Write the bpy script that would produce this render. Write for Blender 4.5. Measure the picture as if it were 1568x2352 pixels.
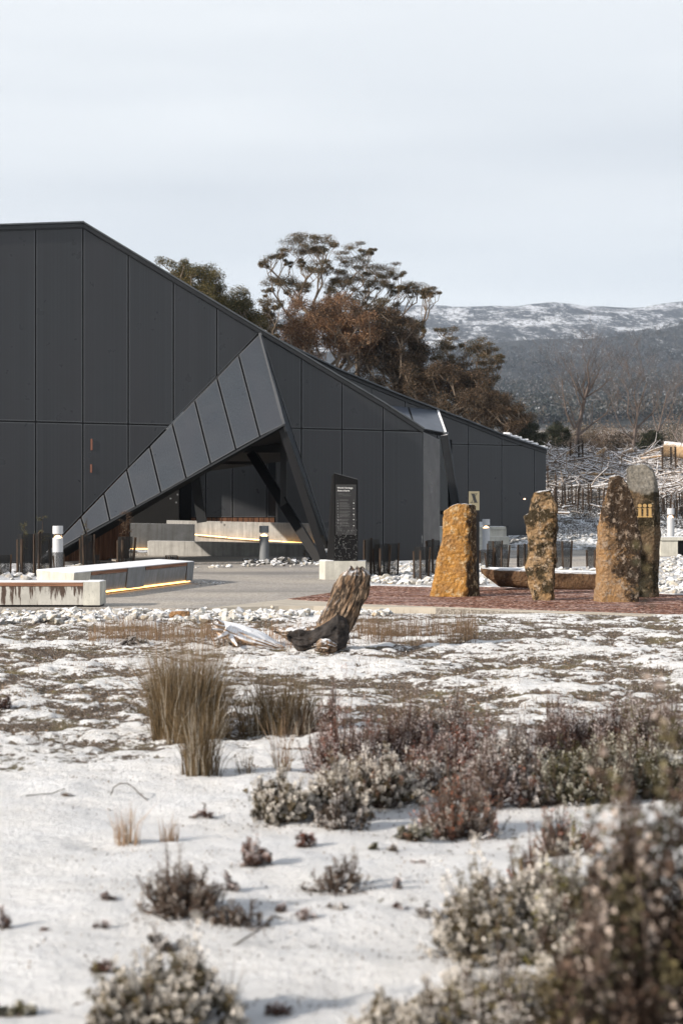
import bpy, bmesh, math, random
import numpy as np
from mathutils import Vector, Matrix
for o in list(bpy.data.objects): bpy.data.objects.remove(o)
sc = bpy.context.scene
COL = sc.collection
rnd = random.Random(7)
rng = np.random.default_rng(7)
# ------------------------------------------------------------------ camera
FPX = 3920.0; CX = 784.0; HY = 1156.0; EYE = 1.6
cd = bpy.data.cameras.new('camera'); cam = bpy.data.objects.new('camera', cd); COL.objects.link(cam)
cam.location = (0, 0, EYE); cam.rotation_euler = (math.radians(90), 0, 0)
cd.sensor_fit = 'VERTICAL'; cd.sensor_height = 36; cd.sensor_width = 24; cd.lens = 60
cd.shift_y = -20.0 / 2352.0
cd.clip_start = 0.1; cd.clip_end = 20000
cd.dof.use_dof = True; cd.dof.focus_distance = 31.0; cd.dof.aperture_fstop = 3.0
sc.camera = cam
sc.render.resolution_x = 682; sc.render.resolution_y = 1024
sc.view_settings.view_transform = 'Standard'; sc.view_settings.look = 'None'
sc.view_settings.gamma = 1; sc.view_settings.exposure = 0.40; sc.view_settings.use_curve_mapping = False
sc.render.engine = 'CYCLES'
sc.cycles.use_denoising = True
sc.cycles.max_bounces = 6; sc.cycles.transparent_max_bounces = 12; sc.cycles.volume_bounces = 0
sc.cycles.sample_clamp_indirect = 6
# ------------------------------------------------------------------ sky and sun
SUN_EL = math.radians(23); SUN_DIR = Vector((-0.86, -0.51, 0)).normalized()
S = Vector((SUN_DIR.x*math.cos(SUN_EL), SUN_DIR.y*math.cos(SUN_EL), math.sin(SUN_EL)))
w = bpy.data.worlds.new('World'); sc.world = w; w.use_nodes = True
nt = w.node_tree; nt.nodes.clear()
def wn(t, **k):
    n = nt.nodes.new(t)
    for a, b in k.items(): setattr(n, a, b)
    return n
sky = wn('ShaderNodeTexSky', sky_type='NISHITA', sun_disc=False)
sky.sun_elevation = SUN_EL; sky.sun_rotation = math.atan2(S.x, S.y)
sky.altitude = 900; sky.air_density = 1.0; sky.dust_density = 1.2
tc = wn('ShaderNodeTexCoord'); mp = wn('ShaderNodeMapping'); mp.inputs['Scale'].default_value = (1.1, 1.1, 9.0)
nz = wn('ShaderNodeTexNoise'); nz.inputs['Scale'].default_value = 1.3; nz.inputs['Detail'].default_value = 5; nz.inputs['Roughness'].default_value = .45
mp.inputs['Location'].default_value = (3.1, 1.7, 0.35)
rp = wn('ShaderNodeValToRGB'); rp.color_ramp.elements[0].position = .34; rp.color_ramp.elements[1].position = .66
rp.color_ramp.elements[0].color = (5.75, 6.05, 6.4, 1); rp.color_ramp.elements[1].color = (9.2, 9.3, 9.2, 1)
sx = wn('ShaderNodeSeparateXYZ')
rz = wn('ShaderNodeValToRGB')
es = rz.color_ramp.elements
es[0].position = 0.0; es[0].color = (6.5, 7.2, 7.8, 1)
es[1].position = 0.30; es[1].color = (9.5, 9.6, 9.5, 1)
for p_, c_ in ((.06, (6.4, 7.0, 7.55)), (.12, (6.1, 6.6, 7.05)), (.18, (5.9, 6.2, 6.5)), (.24, (8.4, 8.6, 8.6))):
    e = es.new(p_); e.color = (*c_, 1)
mx = wn('ShaderNodeMix', data_type='RGBA'); mx.inputs[0].default_value = .55
mx2 = wn('ShaderNodeMix', data_type='RGBA'); mx2.inputs[0].default_value = .90
mr = wn('ShaderNodeMapRange'); mr.inputs['From Min'].default_value = .30; mr.inputs['From Max'].default_value = .95; mr.inputs['To Min'].default_value = .92; mr.inputs['To Max'].default_value = .28
bg = wn('ShaderNodeBackground'); bg.inputs['Strength'].default_value = .1
out = wn('ShaderNodeOutputWorld')
L = nt.links.new
L(tc.outputs['Generated'], mp.inputs['Vector']); L(mp.outputs[0], nz.inputs['Vector']); L(nz.outputs['Fac'], rp.inputs[0])
L(tc.outputs['Generated'], sx.inputs[0]); L(sx.outputs['Z'], rz.inputs[0])
L(rz.outputs[0], mx.inputs[6]); L(rp.outputs[0], mx.inputs[7])
L(sky.outputs[0], mx2.inputs[6]); L(mx.outputs[2], mx2.inputs[7])
L(sx.outputs['Z'], mr.inputs['Value']); L(mr.outputs[0], mx2.inputs[0]); L(mx2.outputs[2], bg.inputs['Color']); L(bg.outputs[0], out.inputs['Surface'])
sl = bpy.data.lights.new('sun', 'SUN'); sl.energy = 5.0; sl.angle = math.radians(1.2); sl.color = (1.0, .90, .78)
so = bpy.data.objects.new('sun', sl); COL.objects.link(so)
so.rotation_euler = S.to_track_quat('Z', 'Y').to_euler(); so.location = (-20, -10, 30)
# ------------------------------------------------------------------ numbers
def P(x, y, D):
    return np.array([(x-CX)/FPX*D, D, EYE-(y-HY)/FPX*D])
def ray(x, y): return np.array([(x-CX)/FPX, 1.0, -(y-HY)/FPX])
def unit(v): v = np.asarray(v, float); return v/np.linalg.norm(v)
class Plane:
    def __init__(s, a, b, c):
        s.o = np.array(a, float); n = unit(np.cross(np.array(b)-s.o, np.array(c)-s.o))
        if n[1] > 0: n = -n
        s.n = n; u = np.cross((0, 0, 1.0), n); s.u = unit(u); s.v = np.cross(n, s.u)
        if s.v[2] < 0: s.v = -s.v; s.u = -s.u
    def at(s, x, y):
        r = ray(x, y); e = np.array([0, 0, EYE]); t = np.dot(s.o-e, s.n)/np.dot(r, s.n)
        return e+r*t
    def to2(s, p): d = np.asarray(p)-s.o; return np.array([np.dot(d, s.u), np.dot(d, s.v)])
    def to3(s, q, off=0.0): return s.o+s.u*q[0]+s.v*q[1]+s.n*off
def _h(ix, iy, iz, seed):
    n = (ix.astype(np.int64)*374761393 + iy.astype(np.int64)*668265263 + iz.astype(np.int64)*2147483647 + seed*1274126177) & 0xFFFFFFFF
    n = ((n ^ (n >> 13))*1274126177) & 0xFFFFFFFF
    n = ((n ^ (n >> 16))*2246822519) & 0xFFFFFFFF
    return ((n ^ (n >> 15)) & 0xFFFFFF)/float(0xFFFFFF)
def vn(x, y, z=0.0, seed=0):
    x, y, z = np.broadcast_arrays(np.asarray(x, float), np.asarray(y, float), np.asarray(z, float))
    ix, iy, iz = np.floor(x), np.floor(y), np.floor(z)
    fx, fy, fz = x-ix, y-iy, z-iz
    fx, fy, fz = [f*f*(3-2*f) for f in (fx, fy, fz)]
    r = 0
    for a in (0, 1):
        wa = fx if a else 1-fx
        for b in (0, 1):
            wb = fy if b else 1-fy
            for c in (0, 1):
                wc = fz if c else 1-fz
                r = r+wa*wb*wc*_h(ix+a, iy+b, iz+c, seed)
    return r
def fbm(x, y, z=0.0, oct=4, seed=0, gain=.5):
    s = 0; a = 1; t = 0; f = 1.0
    for i in range(oct):
        s = s+a*vn(x*f, y*f, np.asarray(z)*f, seed+i*17); t += a; a *= gain; f *= 2.03
    return s/t     # 0..1
def sstep(a, b, x): t = np.clip((np.asarray(x, float)-a)/(b-a), 0, 1); return t*t*(3-2*t)
# ------------------------------------------------------------------ terrain
PD = np.array([2, 58, 61, 65, 75, 85, 95, 105, 120, 300, 600, 900, 1500, 2500, 3000, 3500, 4300, 5000, 6500])
PY = np.array([0, 0, 1258, 1232, 1178, 1112, 1050, 1049, 1062, 1030, 988, 972, 925, 835, 775, 782, 735, 697, 760])
PZ = EYE-(PY-HY)/FPX*PD; PZ[:2] = 0
MTX = np.array([-900, 600, 900, 1000, 1100, 1180, 1300, 1400, 1480, 1568, 2400])
MTY = np.array([735, 720, 709, 708, 705, 700, 695, 697, 700, 700, 720])
RGX = np.array([-900, 900, 980, 1123, 1300, 1432, 1568, 2400]); RGY = np.array([830, 815, 805, 787, 774, 760, 742, 730])
def height(X, Y):
    X = np.asarray(X, float); Y = np.asarray(Y, float); D = np.maximum(Y, 1.0)
    px = CX+FPX*X/D
    z = np.interp(D, PD, PZ)
    s = sstep(1150, 1262, px)
    s = s+(1-s)*sstep(120, 400, D)
    z = np.where(D > 58, z*s, z)
    # ridge and mountain skyline vary across the view
    rg = EYE-(np.interp(px, RGX, RGY)-HY)/FPX*3000-np.interp(3000, PD, PZ)
    mt = EYE-(np.interp(px, MTX, MTY)-HY)/FPX*5000-np.interp(5000, PD, PZ)
    z = z+rg*np.exp(-((D-3000)/650)**2)+mt*sstep(3500, 4900, D)
    z = z+np.where(D > 700, 1, 0)*sstep(700, 1500, D)*(fbm(X/260+9, Y/330, 0, 4, 5)-.5)*(26+20*sstep(2500, 4200, D))
    z = z+sstep(62, 75, D)*(1-sstep(110, 160, D))*(fbm(X*.5, Y*.4, 0, 4, 11)-.5)*.7*s
    # frozen heath in the foreground: low cushions and hollows
    nr = 1-sstep(23.5, 25.6, D+np.where(px > 860, -1.0, 0)*0)
    mid = sstep(9.5, 12.5, D)
    z = z+nr*((fbm(X*.55+3, Y*.55, 0, 3, 21)-.5)*.12*sstep(2, 8, D) + (fbm(X*1.9, Y*2.9, 0, 4, 31)-.5)*(.075+.06*mid))
    z = z+nr*((fbm(X*6, Y*8.5, 0, 3, 41)-.5)*(.018+.058*mid)+(fbm(X*19, Y*24, 0, 2, 43)-.5)*.018*mid)
    z = z-sstep(24.5, 26.2, D)*(1-sstep(55, 58, D))*.16
    return z
def gz(x, D):            # ground point under picture column x at distance D
    X = (x-CX)/FPX*D
    return np.array([X, D, float(height(X, D))])
def GD(y): return EYE*FPX/(y-HY)     # distance of the flat ground seen at row y
def G(x, y, dz=0.0):
    D = GD(y); return np.array([(x-CX)/FPX*D, D, dz])
# ------------------------------------------------------------------ mesh helpers
ORG = {}
def tag(o, label=None, cat=None, group=None, kind=None):
    if label: o['label'] = label
    if cat: o['category'] = cat
    if group: o['group'] = group
    if kind: o['kind'] = kind
    return o
def thing(name, label, cat, loc, group=None):
    o = bpy.data.objects.new(name, None); COL.objects.link(o); o.location = tuple(loc); o.empty_display_size = .2
    ORG[o.name] = np.array(loc, float); return tag(o, label, cat, group)
def mesh(name, V, F, mats, cols=None, smooth=False, mi=None):
    me = bpy.data.meshes.new(name); V = np.asarray(V, np.float32)
    if isinstance(F, np.ndarray):
        n, k = F.shape
        me.vertices.add(len(V)); me.vertices.foreach_set('co', V.ravel())
        me.loops.add(n*k); me.loops.foreach_set('vertex_index', F.astype(np.int32).ravel())
        me.polygons.add(n); me.polygons.foreach_set('loop_start', np.arange(0, n*k, k, dtype=np.int32))
        me.update(calc_edges=True)
    else:
        me.from_pydata(V.tolist(), [], F)
    for m in (mats if isinstance(mats, (list, tuple)) else [mats]): me.materials.append(m)
    if mi is not None: me.polygons.foreach_set('material_index', np.asarray(mi, np.int32))
    if cols is not None:
        a = me.color_attributes.new('Col', 'FLOAT_COLOR', 'POINT')
        c = np.ones((len(V), 4), np.float32); c[:, :3] = np.asarray(cols)[:, :3]; a.data.foreach_set('color', c.ravel())
    me.polygons.foreach_set('use_smooth', np.full(len(me.polygons), smooth))
    me.update(); return me
def mk(name, V, F, mats, parent=None, org=None, cols=None, smooth=False, mi=None):
    V = np.asarray(V, float)
    if parent is not None: org = ORG[parent.name]
    if org is None: org = V.mean(0)*[1, 1, 0]+[0, 0, V[:, 2].min()]
    org = np.array(org, float)
    o = bpy.data.objects.new(name, mesh(name, V-org, F, mats, cols, smooth, mi)); COL.objects.link(o); ORG[o.name] = org
    if parent is not None: o.parent = parent
    else: o.location = tuple(org)
    return o
def copy_tree(o, parent=None):
    c = o.copy(); COL.objects.link(c); c.parent = parent
    for ch in o.children: copy_tree(ch, c)
    return c
def box(c, size, rot=0.0):
    x, y, z = [s/2 for s in size]
    V = np.array([[i, j, k] for i in (-x, x) for j in (-y, y) for k in (-z, z)])
    ca, sa = math.cos(rot), math.sin(rot)
    V = np.c_[V[:, 0]*ca-V[:, 1]*sa, V[:, 0]*sa+V[:, 1]*ca, V[:, 2]]+np.asarray(c)
    return V, [(0, 1, 3, 2), (4, 6, 7, 5), (0, 4, 5, 1), (2, 3, 7, 6), (0, 2, 6, 4), (1, 5, 7, 3)]
def beam(p0, p1, w, d, up=(0, -1, 0)):
    p0, p1 = np.array(p0, float), np.array(p1, float); t = unit(p1-p0); b = unit(np.array(up)-t*np.dot(up, t)); a = np.cross(t, b)
    V = [p+a*i*w/2+b*j*d/2 for p in (p0, p1) for i, j in ((-1, -1), (1, -1), (1, 1), (-1, 1))]
    return np.array(V), [(0, 1, 2, 3), (7, 6, 5, 4), (0, 4, 5, 1), (1, 5, 6, 2), (2, 6, 7, 3), (3, 7, 4, 0)]
def join(parts):
    VV = []; FF = []; n = 0
    for V, F in parts:
        VV.append(V); FF += [tuple(i+n for i in f) for f in F]; n += len(V)
    return np.vstack(VV), FF
def prism(px_bottom, z0, z1):      # plan polygon -> solid
    n = len(px_bottom); B = [(p[0], p[1], z0) for p in px_bottom]; T = [(p[0], p[1], z1 if len(p) < 3 else p[2]) for p in px_bottom]
    return np.array(B+T), [tuple(range(n))[::-1], tuple(range(n, 2*n))]+[(i, (i+1) % n, n+(i+1) % n, n+i) for i in range(n)]
def lathe(prof, loc, n=24):
    V = []; F = []
    for r, z in prof:
        for k in range(n): a = 2*math.pi*k/n; V.append((loc[0]+r*math.cos(a), loc[1]+r*math.sin(a), loc[2]+z))
    for i in range(len(prof)-1):
        for k in range(n): k2 = (k+1) % n; F.append((i*n+k, i*n+k2, (i+1)*n+k2, (i+1)*n+k))
    F.append(tuple(range(n))[::-1]); F.append(tuple((len(prof)-1)*n+k for k in range(n)))
    return np.array(V), F
def tubes(A, B, ra, rb, k=5):      # many tapered tube segments at once
    A, B = np.asarray(A, float), np.asarray(B, float); n = len(A)
    t = B-A; t /= np.maximum(np.linalg.norm(t, axis=1, keepdims=True), 1e-9)
    ref = np.where(np.abs(t[:, 2:3]) > .9, [[1.0, 0, 0]], [[0, 0, 1.0]])
    u = np.cross(t, ref); u /= np.linalg.norm(u, axis=1, keepdims=True); v = np.cross(t, u)
    ang = np.arange(k)*2*math.pi/k
    ring = u[:, None, :]*np.cos(ang)[None, :, None]+v[:, None, :]*np.sin(ang)[None, :, None]
    V = np.concatenate([A[:, None, :]+ring*np.asarray(ra)[:, None, None], B[:, None, :]+ring*np.asarray(rb)[:, None, None]], 1).reshape(-1, 3)
    base = (np.arange(n)*2*k)[:, None, None]; i = np.arange(k); j = (i+1) % k
    F = (base+np.stack([i, j, j+k, i+k], 1)[None]).reshape(-1, 4)
    return V, F
def leaves(Pp, dr, ln, wd, jit=1.0):   # many small leaf blades
    n = len(Pp); dr = dr/np.maximum(np.linalg.norm(dr, axis=1, keepdims=True), 1e-9)
    s = np.cross(dr, rng.normal(size=(n, 3))); s /= np.maximum(np.linalg.norm(s, axis=1, keepdims=True), 1e-9)
    ln = np.asarray(ln).reshape(-1, 1)*np.ones((n, 1)); wd = np.asarray(wd).reshape(-1, 1)*np.ones((n, 1))
    m0 = Pp+dr*ln*.35
    V = np.stack([m0-s*wd*.55, m0+s*wd*.55, Pp+dr*ln*np.where(rng.random((n, 1)) < .5, 1.0, -.3)], 1).reshape(-1, 3)
    return V, np.arange(n*3).reshape(n, 3)
# ------------------------------------------------------------------ materials
class M:
    def __init__(s, name, rough=.8, spec=.3, metal=0.0):
        s.m = bpy.data.materials.new(name); s.m.use_nodes = True; s.t = s.m.node_tree; s.b = s.t.nodes['Principled BSDF']
        s.b.inputs['Roughness'].default_value = rough; s.b.inputs['Specular IOR Level'].default_value = spec; s.b.inputs['Metallic'].default_value = metal
    def n(s, t, **k):
        x = s.t.nodes.new(t)
        for a, b in k.items(): setattr(x, a, b)
        return x
    def l(s, a, b): s.t.links.new(a, b)
    def pos(s, sc3=(1, 1, 1), obj=True, rot=0):
        c = s.n('ShaderNodeTexCoord') if obj else s.n('ShaderNodeNewGeometry'); m = s.n('ShaderNodeMapping'); m.inputs['Scale'].default_value = sc3; m.inputs['Rotation'].default_value = (0, 0, rot)
        s.l(c.outputs['Object' if obj else 'Position'], m.inputs['Vector']); return m.outputs[0]
    def noise(s, scale, det=4, ro=.5, vec=None, dist=0):
        x = s.n('ShaderNodeTexNoise'); x.inputs['Scale'].default_value = scale; x.inputs['Detail'].default_value = det; x.inputs['Roughness'].default_value = ro; x.inputs['Distortion'].default_value = dist
        s.l(vec if vec is not None else s.pos(), x.inputs['Vector']); return x.outputs['Fac']
    def vor(s, scale, vec=None, out='Distance', feature='F1'):
        x = s.n('ShaderNodeTexVoronoi', feature=feature); x.inputs['Scale'].default_value = scale
        s.l(vec if vec is not None else s.pos(), x.inputs['Vector']); return x.outputs[out]
    def ramp(s, f, *st):
        x = s.n('ShaderNodeValToRGB'); e = x.color_ramp.elements
        while len(e) < len(st): e.new(.5)
        for k, (p, c) in enumerate(st): e[k].position = p; c = (c, c, c) if isinstance(c, (int, float)) else c; e[k].color = (*c, 1)
        s.l(f, x.inputs[0]); return x.outputs[0]
    def mix(s, f, a, b, mode='MIX'):
        x = s.n('ShaderNodeMix', data_type='RGBA', blend_type=mode)
        for i, v in ((0, f), (6, a), (7, b)):
            if isinstance(v, (int, float)): x.inputs[i].default_value = v if i == 0 else (v, v, v, 1)
            elif isinstance(v, tuple): x.inputs[i].default_value = (*v, 1)
            else: s.l(v, x.inputs[i])
        return x.outputs[2]
    def math(s, op, a, b=0.0, c=None):
        x = s.n('ShaderNodeMath', operation=op)
        for i, v in enumerate((a, b) if c is None else (a, b, c)):
            if isinstance(v, (int, float)): x.inputs[i].default_value = v
            else: s.l(v, x.inputs[i])
        return x.outputs[0]
    def attr(s, name='Col'): x = s.n('ShaderNodeAttribute', attribute_name=name); return x.outputs['Color']
    def sep(s, v): x = s.n('ShaderNodeSeparateXYZ'); s.l(v, x.inputs[0]); return x.outputs
    def col(s, v):
        if isinstance(v, tuple): s.b.inputs['Base Color'].default_value = (*v, 1)
        else: s.l(v, s.b.inputs['Base Color'])
        return s
    def rough(s, v): s.l(v, s.b.inputs['Roughness']); return s
    def bump(s, h, st=.5, dist=.02):
        x = s.n('ShaderNodeBump'); x.inputs['Strength'].default_value = st; x.inputs['Distance'].default_value = dist
        s.l(h, x.inputs['Height']); s.l(x.outputs[0], s.b.inputs['Normal']); return s
def snowtop(m, c, lo=.45, hi=.8, amount=.55, scale=14):
    """frost lying on upward faces, broken by noise"""
    g = m.n('ShaderNodeNewGeometry'); z = m.sep(g.outputs['Normal'])['Z']
    f = m.math('MULTIPLY', m.ramp(z, (lo, 0.0), (hi, 1.0)), m.ramp(m.noise(scale, 5, .6), (.5-amount*.35, 0.0), (.62-amount*.35, 1.0)))
    return m.mix(f, c, (.78, .79, .82))
# ================================================================== materials
def m_heath():
    m = M('frosted_heath', .92, .15); c = m.sep(m.attr()); v = m.pos((1, .8, 1))
    f = m.noise(17, 7, .66, v); f2 = m.noise(55, 5, .7)
    k = m.math('ADD', c['X'], m.math('ADD', m.math('MULTIPLY', m.math('SUBTRACT', f, .5), 2.1), m.math('MULTIPLY', m.math('SUBTRACT', f2, .5), 1.3)))
    mask = m.ramp(k, (.47, 0.0), (.60, 1.0))
    litter = m.mix(m.ramp(m.noise(30, 5, .7), (.35, 0.0), (.65, 1.0)), (.030, .021, .015), (.17, .12, .082))
    litter = m.mix(m.ramp(m.noise(2.3, 4), (.5, 0.0), (.7, .7)), litter, (.16, .135, .05))
    litter = m.mix(m.ramp(m.noise(120, 3, .7), (.52, 0.0), (.64, .6)), litter, (.55, .53, .51))
    snow = m.mix(m.ramp(m.noise(2.2, 6, .65), (.35, 0.0), (.68, 1.0)), (.91, .92, .94), (.87, .865, .86)); snow = m.mix(m.math('MULTIPLY', m.ramp(m.noise(14, 6, .75, m.pos((.6, 1.6, 1))), (.50, 0.0), (.66, 1.0)), m.math('ADD', .10, m.math('MULTIPLY', c['Z'], .70))), snow, (.42, .375, .33))
    m.col(m.mix(mask, snow, litter)); m.bump(m.math('ADD', m.noise(16, 8, .7), m.math('MULTIPLY', f2, .5)), .9, .07); return m.m
def m_bank():
    m = M('snowy_bank', .92, .15)
    v = m.pos((1, .6, 1)); f = m.noise(1.1, 8, .72, v); f2 = m.noise(5, 6, .7, v)
    k = m.math('ADD', m.math('MULTIPLY', f, .6), m.math('MULTIPLY', f2, .4))
    m.col(m.mix(m.ramp(k, (.46, 0.0), (.53, 1.0)), m.mix(m.ramp(m.noise(3, 5, .7), (.4, 0.0), (.6, 1.0)), (.030, .028, .022), (.13, .11, .085)), (.72, .75, .79)))
    m.bump(f2, .8, .25); return m.m
def m_hill():
    m = M('distant_hillside', .95, .1); p = m.pos((1, 1, 1)); y = m.sep(p)['Y']
    v = m.pos((1, .20, 1), rot=.12)
    pat = m.math('ADD', m.math('MULTIPLY', m.noise(.085, 8, .78, v), .60), m.math('MULTIPLY', m.noise(.011, 4, .6, v), .40))
    far = m.ramp(m.math('DIVIDE', y, 6000.0), (.50, 0.0), (.56, 1.0))
    snowf = m.ramp(pat, (.485, 0.0), (.56, .85)); snown = m.ramp(pat, (.60, 0.0), (.65, 1.0))
    scrub = m.mix(m.ramp(m.noise(.05, 6, .7), (.35, 0.0), (.65, 1.0)), (.022, .026, .028), (.07, .07, .065))
    c = m.mix(m.mix(far, snown, snowf), scrub, (.78, .80, .84))
    near = m.ramp(m.math('DIVIDE', y, 6000.0), (.07, 1.0), (.115, 0.0))
    c = m.mix(near, c, m.mix(m.ramp(m.noise(.12, 6, .7, m.pos((1, .3, 1))), (.42, 0.0), (.55, 1.0)), (.16, .13, .10), (.62, .62, .62)))
    m.col(c); m.bump(m.noise(.03, 7, .7, v), .8, 18); return m.m
def m_plaza():
    m = M('exposed_aggregate', .8, .25)
    a = m.vor(48, out='Color'); sp = m.ramp(m.sep(a)['X'], (.0, .03), (.35, .20), (.75, .36), (1.0, .75))
    tint = m.mix(.5, sp, (.40, .36, .31)); c = m.mix(1.0, tint, m.ramp(m.noise(.45, 5), (.3, (.80, .80, .82)), (.7, (1.12, 1.08, 1.02))), 'MULTIPLY')
    wet = m.ramp(m.noise(.25, 4, .5, m.pos((.6, 1.6, 1))), (.50, 0.0), (.64, .45))
    m.col(m.mix(wet, c, (.12, .115, .11))); m.bump(m.noise(70, 3), .4, .01); return m.m
def m_plain(name, c, rough=.7, spec=.3, var=.25, scale=6, bump=.15, metal=0, dist=.01, frost=0):
    m = M(name, rough, spec, metal); f = m.noise(scale, 6, .6)
    k = m.mix(m.ramp(f, (.3, 0.0), (.7, 1.0)), tuple(x*(1-var) for x in c), tuple(x*(1+var) for x in c))
    if frost: k = snowtop(m, k, amount=frost)
    m.col(k)
    if bump: m.bump(m.noise(scale*6, 4), bump, dist)
    return m.m
def m_concrete(name='concrete', c=(.36, .35, .33), rust=False, streak=.5):
    m = M(name, .82, .2)
    st = m.noise(7, 5, .6, m.pos((1.6, 1.6, .10))); ms = m.ramp(st, (.42, 0.0), (.68, 1.0))
    k = m.mix(m.ramp(m.noise(2.5, 6, .65), (.3, 0.0), (.7, 1.0)), tuple(x*.75 for x in c), tuple(x*1.2 for x in c))
    k = m.mix(m.math('MULTIPLY', ms, streak), k, (.12, .115, .105))
    if rust:
        z = m.sep(m.pos())['Z']
        r = m.noise(9, 5, .65, m.pos((1.5, 1.5, .16)))
        fall = m.math('MULTIPLY', m.math('SUBTRACT', z, .02), .48)
        mk_ = m.ramp(m.math('ADD', r, fall), (.585, 0.0), (.64, 1.0))
        k = m.mix(m.math('MULTIPLY', mk_, .93), k, (.045, .022, .014))
    k = m.mix(m.ramp(m.noise(60, 3), (.62, 0.0), (.7, .5)), k, (.1, .1, .095))
    k = snowtop(m, k, amount=.9, scale=5)
    m.col(k); m.bump(m.noise(25, 5), .25, .01); return m.m
def m_leaf(name, rough=.6, trans=.0):
    m = M(name, rough, .25); m.col(m.attr()); return m.m
def m_glass():
    m = M('dark_glass', .08, .5); m.col((.012, .014, .016)); return m.m
def m_emit(name, c, st, base=(.8, .7, .5)):
    m = M(name); m.col(base); m.b.inputs['Emission Color'].default_value = (*c, 1); m.b.inputs['Emission Strength'].default_value = st; return m.m
def m_rock():
    m = M('white_rubble', .85, .2); i = m.n('ShaderNodeObjectInfo').outputs['Random']; at = m.attr()
    k = m.mix(m.ramp(m.noise(14, 5, .6), (.35, 0.0), (.7, 1.0)), (.30, .295, .28), (.60, .59, .565))
    k = m.mix(m.ramp(m.noise(5, 3), (.60, 0.0), (.70, .55)), k, (.55, .40, .22))
    k = m.mix(1.0, k, at, 'MULTIPLY'); k = snowtop(m, k, .55, .9, .45, 20)
    m.col(k); m.bump(m.noise(30, 5), .4, .01); return m.m
def m_stone(name, a, b, dark, amt, scale=6, lichen=(.55, .45, .33), lam=.25, side=None, seed=0.0, streak=False, cut=0):
    m = M(name, .9, .15); p = m.pos()
    q = m.n('ShaderNodeMapping'); q.inputs['Location'].default_value = (seed, seed*1.7, seed*.6); m.l(p, q.inputs['Vector']); p = q.outputs[0]
    k = m.mix(m.ramp(m.noise(scale*.5, 6, .6, p), (.35, 0.0), (.66, 1.0)), a, b)
    k = m.mix(m.ramp(m.noise(scale*7, 4, .7, p), (.40, 0.0), (.72, .55)), k, tuple(x*.45 for x in a))
    d = m.math('ADD', m.noise(scale*.42, 8, .72, p, .35), 0.0)
    if side is not None:      # darker on one side: lichen crust, plus painted shade on the ochre stone
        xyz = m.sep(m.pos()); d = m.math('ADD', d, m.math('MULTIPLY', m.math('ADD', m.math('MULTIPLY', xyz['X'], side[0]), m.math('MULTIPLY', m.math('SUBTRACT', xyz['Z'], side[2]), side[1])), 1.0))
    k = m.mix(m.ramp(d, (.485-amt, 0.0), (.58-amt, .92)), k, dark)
    k = m.mix(m.ramp(m.noise(scale*1.3, 7, .75, p, .15), (.62-lam*.2, 0.0), (.70-lam*.2, .85)), k, lichen)
    k = m.mix(m.ramp(m.noise(scale*5, 3, .7, p), (.66, 0.0), (.72, .6)), k, (.62, .58, .50))
    if cut:
        xyz = m.sep(m.pos()); zz = m.math('SUBTRACT', xyz['Z'], m.math('MULTIPLY', m.math('MULTIPLY', xyz['X'], xyz['X']), .9)); zz = m.math('ADD', zz, m.math('MULTIPLY', m.noise(6, 4), .16)); k = m.mix(m.ramp(m.math('SUBTRACT', zz, cut), (.40, 0.0), (.45, .92)), k, m.mix(m.ramp(m.noise(9, 6, .7, m.pos((.5, 1, 1.6))), (.35, 0.0), (.65, 1.0)), (.17, .155, .13), (.30, .28, .245)))
    k = snowtop(m, k, .72, .95, .5, 22)
    m.col(k); m.bump(m.math('ADD', m.noise(scale*4, 7, .7, p), m.math('MULTIPLY', m.vor(scale*2.2, p), .6)), 1.0, .08); return m.m
def m_wood(name, a, b, stretch=(1, 1, .12), scale=9, dark=(.03, .02, .015), amt=.5, frost=0.0, rot=None, bm=.8):
    m = M(name, .85, .2); p = m.pos()
    if rot is not None:
        q = m.n('ShaderNodeMapping'); q.inputs['Rotation'].default_value = rot; m.l(p, q.inputs['Vector']); p = q.outputs[0]
    q = m.n('ShaderNodeMapping'); q.inputs['Scale'].default_value = stretch; m.l(p, q.inputs['Vector']); v = q.outputs[0]
    g = m.noise(scale, 7, .65, v)
    k = m.mix(m.ramp(g, (.35, 0.0), (.62, 1.0)), a, b)
    k = m.mix(m.ramp(m.noise(scale*1.7, 6, .7, v), (.58-amt*.12, 0.0), (.66-amt*.12, .9)), k, dark)
    if frost: k = snowtop(m, k, .35 if frost < 1.2 else .0, .8 if frost < 1.2 else .35, frost, 16)
    m.col(k); m.bump(g, bm, .03); return m.m
MT = {}
MT['heath'] = m_heath(); MT['bank'] = m_bank(); MT['hill'] = m_hill(); MT['plaza'] = m_plaza()
def m_mesh(name, c):
    m = M(name, .46, .4)
    fine = m.noise(34, 3, .6, m.pos((1, 1, 0.0), obj=False)); big = m.noise(.8, 3, .5, m.pos((1, 1, .3), obj=False))
    k = m.mix(m.ramp(fine, (.35, 0.0), (.65, 1.0)), tuple(x*.80 for x in c), tuple(x*1.22 for x in c))
    m.col(m.mix(m.ramp(big, (.42, 0.0), (.66, .6)), k, (c[0]*1.10, c[1]*1.0, c[2]*1.0))); m.bump(fine, .35, .004)
    m.rough(m.ramp(m.noise(2.5, 4), (.3, .27), (.7, .40))); return m.m
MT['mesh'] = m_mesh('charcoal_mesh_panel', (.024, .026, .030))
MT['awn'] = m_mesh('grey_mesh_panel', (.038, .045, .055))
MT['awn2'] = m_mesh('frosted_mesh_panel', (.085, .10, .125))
MT['trim'] = m_plain('grey_trim', (.060, .064, .070), .4, .5, .1, 3, 0)
MT['black'] = m_plain('black_steel', (.007, .007, .008), .5, .3, .2, 3, 0)
MT['fascia'] = m_plain('charcoal_fascia', (.022, .024, .027), .5, .4, .2, 3, 0, frost=.3)
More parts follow.
